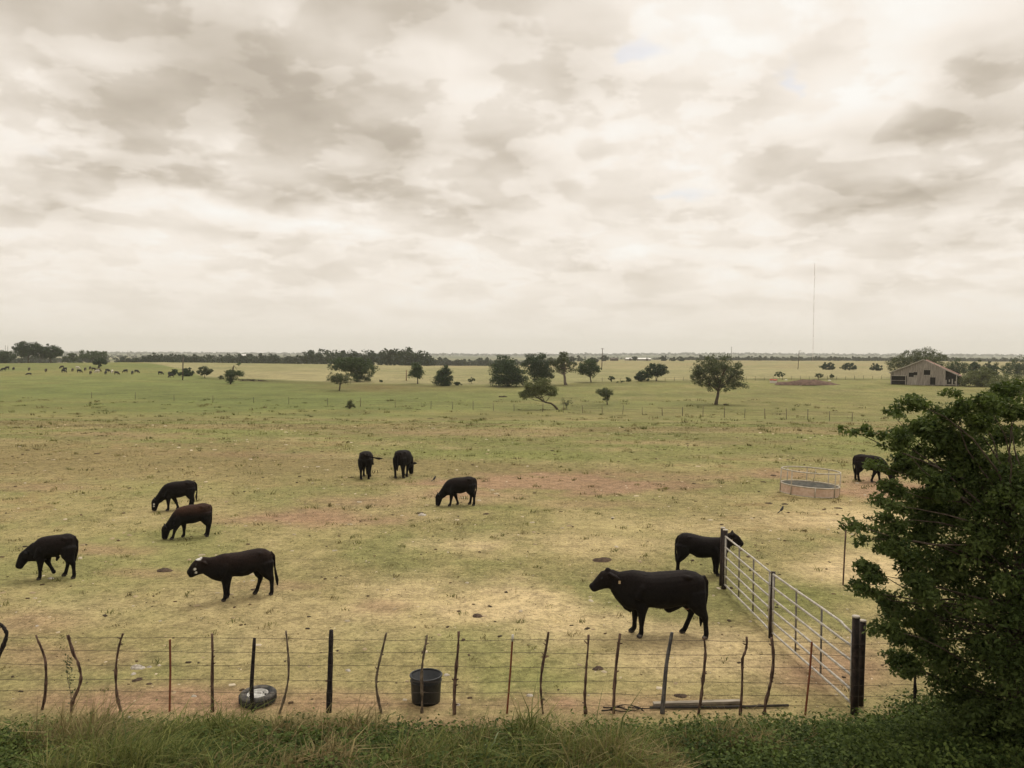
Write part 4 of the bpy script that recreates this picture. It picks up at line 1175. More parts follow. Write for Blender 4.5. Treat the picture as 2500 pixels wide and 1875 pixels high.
# two small dark birds
def bird(u, v, label, rz):
    p = ground(u, v)
    root = empty('bird', p, label, 'bird', 'small dark birds on the pasture', rz)
    obj('body', MB().tube([(-0.10, 0, 0.10), (-0.04, 0, 0.12), (0.03, 0, 0.16), (0.07, 0, 0.20), (0.085, 0, 0.235), (0.11, 0, 0.24), (0.145, 0, 0.235)], [0.012, 0.04, 0.05, 0.038, 0.034, 0.022, 0.004], 8).mesh('body'), M['bird'], root)
    obj('tail', MB().tube([(-0.06, 0, 0.115), (-0.15, 0, 0.075), (-0.24, 0, 0.05)], [0.014, 0.010, 0.006], 6, [0.022, 0.028, 0.034]).mesh('tail'), M['bird'], root)
    for s in (-1, 1):
        obj('leg', MB().tube([(0.01, s * 0.02, 0.12), (0.015, s * 0.02, 0.05), (0.0, s * 0.02, 0.0)], 0.005, 5).mesh('leg'), M['bird'], root)
bird(1060, 1176, 'small black bird on the grass right of the rear-view cows', R(60))
bird(1908, 1253, 'small black bird on the pale ground below the hay ring', R(40))

# ------------------------------------------------------------------ hay ring
p = ground(1976, 1206)
ring = empty('hay_ring', p, 'round cattle hay ring with rusty pink skirt and open pipe top', 'hay feeder')
ring.rotation_euler = (0, R(3.0), R(12))
RR_ = 1.19
sk = MB().lathe([(RR_, 0.02), (RR_, 0.40)], 64)
prof_out = obj('skirt', sk.mesh('skirt'), M['feeder_rust'], ring)
corr = [(RR_ - 0.012 - 0.008 * (k % 2), 0.02 + 0.38 * k / 12) for k in range(13)]
lin_ = obj('lining', MB().lathe(corr, 64).mesh('lining'), M['feeder_grey'], ring)
lin_['label'] = 'grey corrugated inside of the skirt'
def torus(r, rr, z, n=64):
    return MB().lathe([(r + rr * math.cos(a), z + rr * math.sin(a)) for a in np.linspace(0, 2 * math.pi, 9)[:-1]], n, closed=True)
for nm, z, rr in (('bottom_ring', 0.03, 0.022), ('middle_ring', 0.41, 0.030), ('top_ring', 1.02, 0.030)):
    obj(nm, torus(RR_, rr, z).mesh(nm), M['feeder_pipe'], ring)
for k, a in enumerate([248, 292, 335, 20, 65, 110, 155, 200]):
    x, y = RR_ * math.cos(R(a)), RR_ * math.sin(R(a))
    top = 0.41 if k == 0 else 1.02
    obj('upright', MB().tube([(x * 1.018, y * 1.018, 0.0), (x * 1.018, y * 1.018, top)], 0.024, 8).mesh('upright'), M['feeder_pipe'], ring)
x, y = RR_ * math.cos(R(48)), RR_ * math.sin(R(48))
obj('brace', MB().tube([(x * 0.9, y, 0.41), (x * 1.0, y * 0.98, 1.02)], 0.018, 8).mesh('brace'), M['feeder_pipe'], ring)

# ------------------------------------------------------------------ gate and its posts
g_near, g_mid, g_far = ground(2086, 1742), ground(1881, 1556), ground(1766, 1436)
def post(label, base, u_top, v_top, r, caps=True, lean=None):
    b = base
    tp = at(u_top, v_top, b.y) if lean is None else b + Vector(lean)
    o = empty('gate_post', b, label, 'gate post', 'gate posts')
    d = tp - b
    P = [Vector((0, 0, -0.1)), d * 0.33, d * 0.66, d]
    obj('shaft', MB().tube(P, [r * 1.05, r, r, r * 0.98], 12).mesh('shaft'), M['gate_post'], o)
    if caps:
        obj('cap', MB().tube([d * 0.995, d * 1.012], [r * 1.08, r * 1.0], 12).mesh('cap'), M['post_cap'], o)
    return o
post('heavier front post of the near gate post pair, dark and rusted', ground(2086, 1744), 2090, 1506, 0.062)
nb = ground(2100, 1722)
np_ = post('slimmer right post of the near gate post pair', nb, 2107, 1516, 0.052)
hb_ = MB().tube([(-0.13, -0.02, 1.02), (0.0, 0.0, 1.0)], 0.022, 8)
obj('hinge', hb_.mesh('hinge'), M['gate_dark'], np_)
post('single dark post where the two gate panels meet', ground(1881, 1558), 1888, 1396, 0.046, False)
post('nearer post of the far gate post pair, leaning slightly right', ground(1767, 1438), 1771, 1294, 0.062)
post('rear post of the far gate post pair, pale capped', ground(1761, 1429), 1765, 1289, 0.058)
RH = [1.36, 1.08, 0.83, 0.59, 0.35, 0.13]
def panel(label, A, B, drop):
    root = empty('pipe_gate', A, label, 'gate', 'pipe gate panels')
    d = B - A
    for i, h in enumerate(RH):
        pts = [Vector((0, 0, h)) + d * t for t in (0, 0.12, 0.35, 0.7, 1)]
        for q in pts:
            q.z += 0.006 * math.sin(7 * q.y + i)
        if drop and i == 0:
            pts[0].z -= 0.06
            pts.insert(1, Vector((0, 0, h)) + d * 0.10)
            pts[1].z -= 0.02
        obj('rail', MB().tube(pts, 0.0215, 8).mesh('rail'), M['gate_metal'], root)
    for t in (0.36, 0.68):
        q = d * t
        obj('upright', MB().tube([q + Vector((0.035, 0, RH[-1] - 0.03)), q + Vector((0.035, 0, RH[0] + 0.01))], 0.019, 8).mesh('upright'), M['gate_dark'], root)
    for t in (0.012, 0.988):
        q = d * t
        obj('end_pipe', MB().tube([q + Vector((0, 0, RH[-1])), q + Vector((0, 0, RH[0] - (0.06 if drop and t < 0.5 else 0)))], 0.019, 8).mesh('end_pipe'), M['gate_metal'], root)
    return root
dv = (g_mid - g_near).normalized()
panel('nearer pale pipe gate panel, its top rail bent down by the near posts', g_near + dv * 0.10, g_mid - dv * 0.07, True)
dv = (g_far - g_mid).normalized()
panel('farther pale pipe gate panel beside the cow looking over', g_mid + dv * 0.07, g_far - dv * 0.10, False)
p = ground(2058, 1428)
tp = empty('steel_post', p, 'lone thin steel post on bare ground right of the gate', 'fence post')
q = at(2065, 1293, p.y) - p
obj('shaft', MB().tube([(0, 0, -0.1), q * 0.5, q], 0.020, 6).mesh('shaft'), M['stake'], tp)
obj('flange', MB().box((q.x * 0.5, -0.016, q.z * 0.5), (0.012, 0.03, q.z * 0.96), Matrix.Rotation(math.atan2(q.x, q.z), 3, 'Y')).mesh('flange', False), M['stake'], tp)

# ------------------------------------------------------------------ barbed wire fence along the front
FY = ground(808, 1741).y
fence = empty('barbed_wire_fence', on(0, FY), 'barbed wire fence on crooked wooden stakes along the bottom of the picture', 'fence')
F0 = fence.location
STAKES = [
    ([(-16, 1516), (2, 1525), (12, 1537), (17, 1549), (11, 1570), (0, 1592), (-14, 1640), (-22, 1742)], 4.3, 'stake_dark', 'black limb stake bowed into the picture at the left edge'),
    ([(88, 1550), (96, 1570), (104, 1588), (112, 1615), (113, 1660), (108, 1710), (98, 1744)], 3.0, 'stake', None),
    ([(166, 1550), (172, 1572), (180, 1595), (192, 1617), (197, 1640), (200, 1665), (182, 1705), (177, 1722), (180, 1744)], 3.5, 'stake', 'most crooked stake with knots'),
    ([(300, 1547), (293, 1568), (285, 1595), (280, 1640), (282, 1690), (289, 1720), (297, 1744)], 3.2, 'stake', None),
    ([(414, 1562), (415, 1640), (413, 1744)], 3.0, 'red_post', 'red steel fence post'),
    ([(518, 1547), (519, 1600), (517, 1660), (518, 1744)], 3.4, 'stake', None),
    ([(621, 1558), (617, 1620), (612, 1680), (617, 1744)], 4.8, 'stake_dark', 'thick dark stake before the tyre'),
    ([(698, 1540), (702, 1575), (705, 1620), (704, 1660), (698, 1690), (690, 1720), (680, 1744)], 3.0, 'stake_pale', None),
    ([(809, 1538), (806, 1640), (803, 1744)], 6.6, 'stake_dark', 'thick straight black post'),
    ([(943, 1545), (935, 1580), (925, 1620), (917, 1660), (919, 1690), (924, 1715), (932, 1748)], 3.2, 'stake_pale', None),
    ([(1043, 1550), (1036, 1590), (1031, 1620), (1029, 1660), (1031, 1700), (1030, 1742)], 3.2, 'stake_pale', None),
    ([(1120, 1542), (1119, 1580), (1115, 1620), (1111, 1665), (1109, 1700), (1110, 1740)], 3.8, 'stake', None),
    ([(1251, 1564), (1246, 1640), (1237, 1752)], 3.2, 'red_post', 'red steel fence post with a white tip'),
    ([(1339, 1543), (1334, 1580), (1325, 1620), (1320, 1660), (1320, 1690), (1327, 1752)], 3.2, 'stake', None),
    ([(1437, 1550), (1435, 1590), (1432, 1620), (1430, 1660), (1427, 1700), (1430, 1747)], 3.2, 'stake', None),
    ([(1514, 1547), (1508, 1590), (1503, 1640), (1499, 1690), (1498, 1752)], 3.6, 'stake', None),
    ([(1641, 1544), (1634, 1580), (1627, 1620), (1623, 1670), (1620, 1710), (1617, 1750)], 5.2, 'stake_grey', 'thick grey weathered stake'),
    ([(1719, 1558), (1722, 1580), (1723, 1602), (1718, 1650), (1713, 1700), (1704, 1752)], 3.3, 'stake', None),
    ([(1823, 1555), (1824, 1578), (1818, 1592), (1812, 1606), (1813, 1650), (1811, 1700), (1807, 1752)], 3.2, 'stake', None),
    ([(1884, 1557), (1888, 1590), (1889, 1620), (1884, 1655), (1876, 1690), (1869, 1715), (1865, 1754)], 3.9, 'stake', None),
    ([(1983, 1568), (1978, 1640), (1966, 1748)], 3.0, 'red_post', 'red steel fence post near the gate'),
    ([(2232, 1600), (2235, 1660), (2232, 1742)], 3.0, 'stake_dark', None),
]
rs = np.random.RandomState(5)
tops_x = []
for pts, rpx, mk, lab in STAKES:
    Y = FY + rs.uniform(-0.03, 0.03)
    P = [at(u, v, Y) - F0 for u, v in pts]
    P[-1].z = min(P[-1].z, float(terrain(P[-1].x, Y)) - F0.z - 0.05)
    r = rpx * Y / FPX
    if mk == 'red_post':
        m_ = MB().box((0, 0, 0), (0.01, 0.01, 0.01))
        m_ = MB()
        m_.tube(P, r * 0.55, 6)
        m_.tube([q + Vector((0, 0.022, 0)) for q in P], r * 0.75, 4, [r * 1.0] * len(P))
        o = obj('steel_post', m_.mesh('steel_post', False), M['red_post'], fence)
        if 'tip' in (lab or ''):
            a_ = (P[0] - P[1]).normalized()
            obj('tip', MB().tube([P[0] - a_ * 0.01, P[0] + a_ * 0.10], r * 0.9, 8).mesh('tip'), M['white_tip'], o)
    else:
        Pn = np.array([tuple(q) for q in P])
        tt = np.linspace(0, len(P) - 1, len(P) * 3)
        Pi = np.stack([np.interp(tt, range(len(P)), Pn[:, k]) for k in range(3)], 1)
        for _ in range(2):                                  # round the bends
            Pi[1:-1] = 0.5 * Pi[1:-1] + 0.25 * (Pi[:-2] + Pi[2:])
        Pi[:, 1] += np.cumsum(rs.normal(size=len(Pi))) * 0.004
        ri = r * np.linspace(0.82, 1.18, len(Pi)) * (1 + (0.20 if rpx < 4.6 else 0.05) * rs.normal(size=len(Pi)))
        sm_ = MB().tube(Pi, ri, 7)
        if 3.0 < rpx < 4.6:                                  # stubs of cut twigs and knots
            for _ in range(rs.randint(2, 5)):
                i_ = rs.randint(1, len(Pi) - 2)
                d_ = np.array([rs.choice([-1, 1]) * rs.uniform(0.7, 1.0), rs.normal() * 0.4, rs.uniform(0.1, 0.8)])
                sm_.tube([Pi[i_], Pi[i_] + d_ * rs.uniform(0.03, 0.075)], [r * 0.7, r * 0.35], 5)
        o = obj('stake', sm_.mesh('stake'), M[mk], fence)
    if lab:
        o['label'] = lab
    tops_x.append(P[len(P) // 2].x)
for i, h in enumerate([1.245, 1.025, 0.80, 0.555, 0.355, 0.17]):
    xs = np.arange(-12, 11.0, 0.25)
    sag = np.zeros(len(xs))
    ks = sorted([-12] + tops_x + [11])
    for a_, b_ in zip(ks[:-1], ks[1:]):
        w_ = (xs > a_) & (xs < b_)
        sag[w_] = -0.02 * np.sin(math.pi * (xs[w_] - a_) / (b_ - a_)) * (b_ - a_)
    P = np.stack([xs, np.full(len(xs), -0.035) + 0.008 * np.sin(xs * 3 + i), h + sag + 0.012 * np.sin(xs * 0.9 + i * 2) + 0.0 * xs], 1)
    mb = MB().tube(P, 0.0034 if i < 5 else 0.0024, 4)
    for x in np.arange(-11.9, 10.9, 0.13):
        z = float(np.interp(x, xs, P[:, 2]))
        y = float(np.interp(x, xs, P[:, 1]))
        a_ = rs.rand() * 3.1
        mb.tube([(x - 0.006, y - 0.02 * math.cos(a_), z - 0.02 * math.sin(a_)), (x + 0.006, y + 0.02 * math.cos(a_), z + 0.02 * math.sin(a_))], 0.0022, 3)
    obj('wire', mb.mesh('wire'), M['wire'], fence)

# ------------------------------------------------------------------ far fences
def far_fence(name, label, us, base_v, hgt, r, lean_seed, wires=(0.45, 0.8, 1.15)):
    rs = np.random.RandomState(lean_seed)
    pts = [ground(u, base_v(u)) for u in us]
    root = empty(name, pts[0], label, 'fence')
    tops = []
    for q in pts:
        d = q - pts[0]
        h = hgt * rs.uniform(0.85, 1.15)
        l = Vector((rs.normal() * 0.05, 0, h))
        obj('post', MB().tube([d + Vector((0, 0, -0.1)), d + l], r * rs.uniform(0.8, 1.3), 6).mesh('post'), M['pole'] if rs.rand() < 0.5 else M['stake_pale'], root)
        tops.append(d)
    for w in wires:
        obj('wire', MB().tube([t + Vector((0, -0.05, w)) for t in tops], 0.006, 4).mesh('wire'), M['wire'], root)
far_fence('wire_fence', 'thin post and wire fence crossing the green valley floor', [224, 330, 425, 520, 620, 705, 800, 880, 965, 1052, 1105, 1155, 1205, 1255, 1325, 1375, 1422, 1470, 1520, 1568, 1617, 1666, 1716, 1768, 1818, 1868, 1920, 1972, 2025, 2080], lambda u: 966 + 0.0302 * u, 1.35, 0.045, 3)
far_fence('field_fence', 'fence with short posts along the edge of the dry field, right side', list(range(1470, 2200, 22)), lambda u: 932 - (u - 1470) * 0.0095, 1.15, 0.05, 4, (0.5, 1.0))

# ------------------------------------------------------------------ tub, tyre, planks
p = ground(1040, 1712)
tub = empty('feed_tub', p, 'black plastic feed tub behind the wire fence', 'tub')
k = p.y / FPX
r1, r0, hh = 40 * k, 34.5 * k, 0.455
obj('body', MB().lathe([(0.001, 0.012), (r0 * 0.98, 0.012), (r0, 0.0), (r0 * 1.01, 0.05), (r0 * 1.03, 0.06), (r1 * 0.945, hh * 0.82), (r1 * 0.95, hh), (r1 * 0.925, hh), (r0 * 0.97, 0.03), (0.001, 0.03)], 48).mesh('body'), M['tub'], tub)
obj('rim', torus(r1 * 0.965, 0.016, hh - 0.005, 48).mesh('rim'), M['tub'], tub)
obj('band', torus(r1 * 0.95, 0.009, hh * 0.80, 48).mesh('band'), M['tub'], tub)

p = ground(630, 1714)
tyre = empty('tyre', p, 'old tyre with a pale wheel lying flat on the dirt', 'tyre')
tyre.rotation_euler = (R(3), R(-2), 0.3)
ro = 44 * p.y / FPX
prof = [(ro * 0.58, 0.03), (ro * 0.66, 0.005), (ro * 0.84, 0.0), (ro * 0.955, 0.02), (ro, 0.05), (ro, 0.135), (ro * 0.955, 0.165), (ro * 0.84, 0.182), (ro * 0.66, 0.172), (ro * 0.58, 0.155)]
obj('casing', MB().lathe(prof, 56, closed=True).mesh('casing'), M['dusty_rubber'], tyre)
mb = MB()
for j in range(28):
    a = 2 * math.pi * j / 28
    for z in (0.07, 0.12):
        mb.box((ro * math.cos(a) * 1.004, ro * math.sin(a) * 1.004, z), (0.014, 0.045, 0.045), Matrix.Rotation(a, 3, 'Z'))
obj('tread', mb.mesh('tread', False), M['rubber'], tyre)
wheel = obj('wheel', MB().lathe([(0.001, 0.13), (ro * 0.16, 0.135), (ro * 0.19, 0.155), (ro * 0.27, 0.15), (ro * 0.36, 0.115), (ro * 0.47, 0.11), (ro * 0.52, 0.14), (ro * 0.60, 0.158), (ro * 0.60, 0.145), (ro * 0.5, 0.06), (0.001, 0.06)], 48).mesh('wheel'), M['rim'], tyre)
for j in range(8):
    a = 2 * math.pi * j / 8
    obj('hole_shade', MB().tube([(ro * 0.41 * math.cos(a), ro * 0.41 * math.sin(a), 0.108), (ro * 0.41 * math.cos(a), ro * 0.41 * math.sin(a), 0.121)], 0.018, 8).mesh('hole_shade'), M['hollow_shade'], wheel)  # dark discs set on the wheel, painting the shade of its holes

a, b = ground(1595, 1725), ground(1808, 1719)
d = b - a
tag(obj('plank', MB().box((0, 0, 0), (d.length, 0.09, 0.045)).mesh('plank', False), M['plank_pale'], None, (a + b) / 2 + Vector((0, 0, 0.04))), 'pale weathered plank lying on the dirt behind the stakes', 'plank').rotation_euler = (0, 0, math.atan2(d.y, d.x))
a, b = ground(1586, 1733), ground(1925, 1728)
d = b - a
tag(obj('pipe', MB().tube([(-d.length / 2, 0, 0), (0, 0, -0.01), (d.length / 2, 0, 0)], 0.022, 8).mesh('pipe'), M['plank_dark'], None, (a + b) / 2 + Vector((0, 0, 0.035))), 'long dark pipe lying on the dirt before the pale plank', 'pipe').rotation_euler = (0, 0, math.atan2(d.y, d.x))
a = ground(1540, 1737)
mb = MB()
rs = np.random.RandomState(8)
for j in range(6):
    x0 = rs.uniform(-0.5, 0.1)
    limb(mb, (x0, rs.uniform(-0.1, 0.1), 0.03 + 0.03 * rs.rand()), (x0 + rs.uniform(0.35, 0.75), rs.uniform(-0.12, 0.12), 0.03 + 0.05 * rs.rand()), 0.014, 0.006, rs, 0.1, 5, 5)
tag(obj('branch_pile', mb.mesh('branch_pile'), M['stake_dark'], None, a), 'few dead dark branches on the ground left of the plank', 'branches')

# ------------------------------------------------------------------ dung pats, larger stones
def lump(r, h, seed, flat=1.0):
    rs = np.random.RandomState(seed)
    n, rows = 12, 4
    V, F = [(0, 0, h)], []
    ph = rs.rand(4) * 6.28
    for i in range(1, rows + 1):
        t = i / rows
        for kx in range(n):
            th = 2 * math.pi * kx / n
            q = r * t * (1 + 0.18 * math.sin(2 * th + ph[0]) + 0.12 * math.sin(3 * th + ph[1]) + 0.06 * rs.normal())
            V.append((q * math.cos(th), q * flat * math.sin(th), h * (1 - t ** 2.2) * (1 + 0.15 * rs.normal()) - (0.02 if i == rows else 0)))
    for kx in range(n):
        F.append((0, 1 + kx, 1 + (kx + 1) % n))
    for i in range(rows - 1):
        for kx in range(n):
            a_, b_ = 1 + i * n + kx, 1 + i * n + (kx + 1) % n
            F.append((a_, a_ + n, b_ + n, b_))
    me = bpy.data.meshes.new('lump')
    me.from_pydata(V, [], F)
    smooth(me)
    return me
DUNG = [(1165, 1504, 17, 'dark flat dung pat on the bare ground at the centre'), (1662, 1700, 17, 'brown dung pat behind the stakes left of the gate'), (336, 1660, 14, 'dark dung pat left of the first red post'),
        (364, 1670, 8, 'small dark dung pat just right of another near the first red post'), (1471, 1368, 26, 'long brown dung patch just above the head of the large near cow'), (402, 1393, 22, 'brown flat dung patch between two left cows'),
        (1120, 1493, 7, 'tiny dark dung pat above the centre pat'), (1460, 1633, 17, 'faded brown dung pat behind the right stakes'), (2047, 1241, 10, 'black dung pat below the right side of the hay ring'),
        (1864, 1177, 8, 'black dung lump left of the hay ring'), (1924, 1123, 5, 'dark dung lump in the grass above the hay ring'), (1954, 1141, 6, 'dark dung lump just behind the hay ring top'),
        (1877, 1229, 10, 'flat dark dung pat left below the hay ring'), (1916, 1231, 10, 'flat dark dung pat under the left of the hay ring'), (1888, 1161, 10, 'wide dark dung pat behind the hay ring left'),
        (1187, 1255, 9, 'dark dung pat right of the lone grazing cow'), (1762, 1281, 7, 'dark dung lump above the far gate posts'), (620, 1440, 9, 'dark dung pat before the white-faced cow'), (1025, 1253, 10, 'dark dung pat left of the lone grazing cow'),
        (236, 1108, 8, 'dark lump in the grass at the middle left'), (1050, 1022, 9, 'dark lump of weeds in the valley below the juniper')]
for i, (u, v, rp, lab) in enumerate(DUNG):
    p = ground(u, v)
    r = rp * p.y / FPX
    o = obj('dung_pat', lump(r, min(0.06, r * 0.16) + 0.008, 30 + i, 1.0), M['dung'], None, p)
    tag(o, lab, 'dung', 'dung pats on the pasture')
STONES = [(335, 1631, 18, 'largest pale flat stone behind the left stakes'), (326, 1647, 8, 'small pale stone just below the largest flat stone'), (365, 1629, 7, 'small pale stone right of the largest flat stone'), (1030, 1258, 12, 'pale flat stone left of the lone grazing cow feet'),
          (316, 1753, 7, 'pale stone at the edge of the weeds, lower left'), (1118, 1722, 7, 'pale stone at the foot of a stake right of the tub'), (1090, 1649, 8, 'pale stone just right of the tub rim'), (850, 1638, 8, 'pale stone right of the thick black post'),
          (1293, 1699, 9, 'pale flat stone right of the white-tipped red post'), (124, 1413, 8, 'pale stone between the legs of the walking cow'), (90, 1529, 5, 'small white stone near the left edge above the fence'), (473, 1701, 7, 'pale stone between the first red post and the dark stake')]
for i, (u, v, rp, lab) in enumerate(STONES):
    p = ground(u, v)
    r = rp * p.y / FPX
    o = obj('stone', lump(r, r * 0.35 + 0.01, 60 + i, 0.8), M['stone'], None, p)
    tag(o, lab, 'stone', 'pale stones on the pasture')

# ------------------------------------------------------------------ barn
p = ground(2254, 941)
s7 = p.y / FPX
barn = empty('barn', p, 'weathered wooden barn with sagging rusty roof and open bays', 'barn', None, 0)
BR = R(-31)                                               # ridge runs away to the right
barn.rotation_euler = (0, 0, BR)
Wb = 126 * s7 * 1.02
bx0, bx1 = -73 * s7, 73 * s7 * 1.0
xr = -0.4 * s7
Hr, Hl, Hrr = 63 * s7, 32 * s7, 28 * s7
Lb = 11.0
def gable(x):
    return Hl + (Hr - Hl) * (x - bx0) / (xr - bx0) if x < xr else Hr + (Hrr - Hr) * (x - xr) / (bx1 - xr)
rs = np.random.RandomState(12)
x = bx0
wl = bx0 + 34 * s7                                        # open bay at the left
wr = bx0 + 118 * s7                                       # open lean-to at the right
WIN = [(bx0 + 43 * s7, bx0 + 49.5 * s7, 20 * s7, 31 * s7), (bx0 + 53 * s7, bx0 + 58 * s7, 24.5 * s7, 32.5 * s7), (bx0 + 76 * s7, bx0 + 86 * s7, 25.5 * s7, 38 * s7), (bx0 + 90 * s7, bx0 + 97 * s7, 0.2, 20 * s7)]
pw = 0.42
while x < wr:
    w_ = pw * rs.uniform(0.9, 1.1)
    zt = gable(x + w_ / 2) - 0.12
    zb = rs.uniform(0.0, 0.15) if x > wl else 23 * s7
    segs = [(zb, zt)]
    for a_, b_, c_, d_ in WIN:
        if a_ - 0.1 < x + w_ / 2 < b_ + 0.1:
            segs = [q for sg in segs for q in ((sg[0], min(sg[1], c_)), (max(sg[0], d_), sg[1])) if q[1] - q[0] > 0.05]
    grey = x > wl and (x < bx0 + 60 * s7 or bx0 + 86 * s7 < x < bx0 + 112 * s7)
    for a_, b_ in segs:
        low_ = b_ < 26 * s7 and grey
        obj('board', MB().box((x + w_ / 2, rs.uniform(-0.02, 0.02), (a_ + b_) / 2), (w_ - 0.03, 0.04, b_ - a_)).mesh('board', False), M['barn_grey'] if grey and (b_ < 34 * s7) else M['barn_wood'], barn)
    x += w_
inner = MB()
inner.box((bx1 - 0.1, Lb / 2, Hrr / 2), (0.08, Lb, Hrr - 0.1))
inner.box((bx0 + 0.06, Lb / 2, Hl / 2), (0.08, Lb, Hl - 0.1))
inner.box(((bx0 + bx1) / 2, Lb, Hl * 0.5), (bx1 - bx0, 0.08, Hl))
for yy in (1.2, Lb - 0.1):  # added gable sheet close behind the front, so the openings look dark
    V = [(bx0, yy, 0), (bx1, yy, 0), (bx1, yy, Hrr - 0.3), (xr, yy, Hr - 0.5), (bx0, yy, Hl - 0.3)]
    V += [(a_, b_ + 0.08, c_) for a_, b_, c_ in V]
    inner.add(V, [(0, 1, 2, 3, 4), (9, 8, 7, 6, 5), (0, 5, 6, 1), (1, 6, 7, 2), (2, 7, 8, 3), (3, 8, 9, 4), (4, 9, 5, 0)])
obj('shade_wall', inner.mesh('shade_wall', False), M['hollow_shade'], barn)  # side and back walls too, all coloured as interior shade
for x, h in ((bx0 + 0.08, Hl - 0.1), (wl, 23 * s7), (wr, gable(wr) - 0.2), (bx1 - 0.2, Hrr - 0.1)):
    obj('corner_post', MB().box((x, -0.05, h / 2), (0.22, 0.22, h)).mesh('corner_post', False), M['barn_grey'], barn)
obj('lintel', MB().box(((bx0 + wl) / 2, -0.07, 23 * s7), (wl - bx0, 0.14, 0.22)).mesh('lintel', False), M['barn_trim'], barn)
obj('bay_rail', MB().box(((bx0 + wl) / 2, 0.1, 11 * s7), (wl - bx0, 0.08, 0.12)).mesh('bay_rail', False), M['barn_wood'], barn)
for j, t in enumerate((0.15, 0.4, 0.62, 0.85)):
    xx = wr + (bx1 - wr) * t
    obj('broken_board', MB().box((xx, 0.02, 8 * s7 + 0.5 * j % 0.7), (0.28, 0.05, 13 * s7 - (j % 2) * 0.8)).mesh('broken_board', False), M['barn_grey'], barn)
obj('low_rail', MB().box(((wr + bx1) / 2, -0.06, 3 * s7), (bx1 - wr, 0.08, 0.3)).mesh('low_rail', False), M['barn_wood'], barn)
for a_, b_, c_, d_ in WIN[:3]:
    obj('window_frame', MB().box(((a_ + b_) / 2, -0.04, d_ + 0.05), (b_ - a_ + 0.3, 0.08, 0.12)).box(((a_ + b_) / 2, -0.04, c_ - 0.05), (b_ - a_ + 0.3, 0.08, 0.12)).mesh('window_frame', False), M['barn_trim'], barn)
rows = 14
for side in (0, 1):
    xa, za, xb, zb = (xr, Hr, bx0 - 0.5, Hl - 0.35) if side == 0 else (xr, Hr, bx1 + 0.7, Hrr - 0.45)
    for j in range(rows):                                   # sheets of roofing, laid from front to back
        y0, y1 = -0.55 + (Lb + 0.9) * j / rows, -0.55 + (Lb + 0.9) * (j + 1) / rows - 0.03
        sag = lambda y: -0.30 * math.sin(math.pi * min(max(y / Lb, 0), 1)) + rs.uniform(-0.03, 0.03)
        V = []
        for y in (y0, y1):
            for t in np.linspace(0, 1, 5):
                xx, zz_ = xa + (xb - xa) * t, za + (zb - za) * t + sag(y) * (1 - 0.3 * t)
                V += [(xx, y, zz_ + 0.06), (xx, y, zz_)]
        F = []
        for t in range(4):
            a_ = t * 2
            F += [(a_, a_ + 2, a_ + 12, a_ + 10), (a_ + 1, a_ + 11, a_ + 13, a_ + 3), (a_, a_ + 1, a_ + 3, a_ + 2), (a_ + 10, a_ + 12, a_ + 13, a_ + 11)]
        F += [(0, 10, 11, 1), (8, 9, 19, 18)]
        if side == 1 and j in (0,):
            continue
        obj('roof_sheet', MB().add(V, F).mesh('roof_sheet', False), M['barn_roof'], barn)
for sgn, xb, zb in ((0, bx0 - 0.5, Hl - 0.35), (1, bx1 + 0.5, Hrr - 0.4)):
    v0, v1 = Vector((xr, -0.62, Hr + 0.02)), Vector((xb, -0.62, zb + 0.02))
    if sgn == 1:
        v0, v1 = Vector((xr, 0.1, Hr - 0.05)), Vector((xb, 0.1, zb))
    obj('barge_board', MB().tube([v0, v0.lerp(v1, 0.5) + Vector((0, 0, -0.06)), v1], 0.13, 4, [0.04] * 3).mesh('barge_board', False), M['barn_trim'], barn)
obj('loose_sheet', MB().box((xr + 7.5 * s7 * 4.2, -0.25, gable(xr + 31 * s7) + 0.28), (1.5, 0.5, 0.05), Matrix.Rotation(R(24), 3, 'Y')).mesh('loose_sheet', False), M['white_paint'], barn)

# ------------------------------------------------------------------ dirt heap with rubbish
p = ground(1975, 939)
heap = lump(88 * p.y / FPX, 1.25, 77, 0.4)
tag(obj('dirt_heap', heap, M['soil'], None, p), 'long low heap of bare dirt in the field left of the barn', 'dirt heap')
p = ground(1888, 935)
s8 = p.y / FPX
rp_ = empty('painted_panel', p, 'red and white painted panel beside the dirt heap', 'panel')
obj('white_face', MB().box((0, 0, 6 * s8 * 0.5), (16 * s8, 0.5, 6 * s8)).mesh('white_face', False), M['white_paint'], rp_)
obj('red_top', MB().tube([(-8 * s8, 0, 7.4 * s8), (-2 * s8, 0, 7.8 * s8), (3 * s8, 0, 6.8 * s8), (8.5 * s8, 0, 8.0 * s8)], 0.26, 6, [0.4] * 4).mesh('red_top'), M['red_paint'], rp_)
for i, (u, v, w_, lab) in enumerate([(1918, 928, 4, 'white scrap at the back of the dirt heap, left'), (1953, 941, 3, 'white scrap at the front foot of the dirt heap'), (1992, 935, 5, 'white scrap on the middle of the dirt heap'), (2024, 931, 4, 'white scrap on the right of the dirt heap'), (1968, 937, 3, 'white scrap left of the middle of the dirt heap')]):
    q = ground(u, v)
    s_ = w_ * q.y / FPX
    o = tag(obj('scrap', lump(s_, 0.18, 90 + i, 0.5), M['white_paint'], None, q + Vector((0, -0.3, 0.25 if i in (2, 3, 4) else 0))), lab, 'scrap', 'white scraps on the dirt heap')

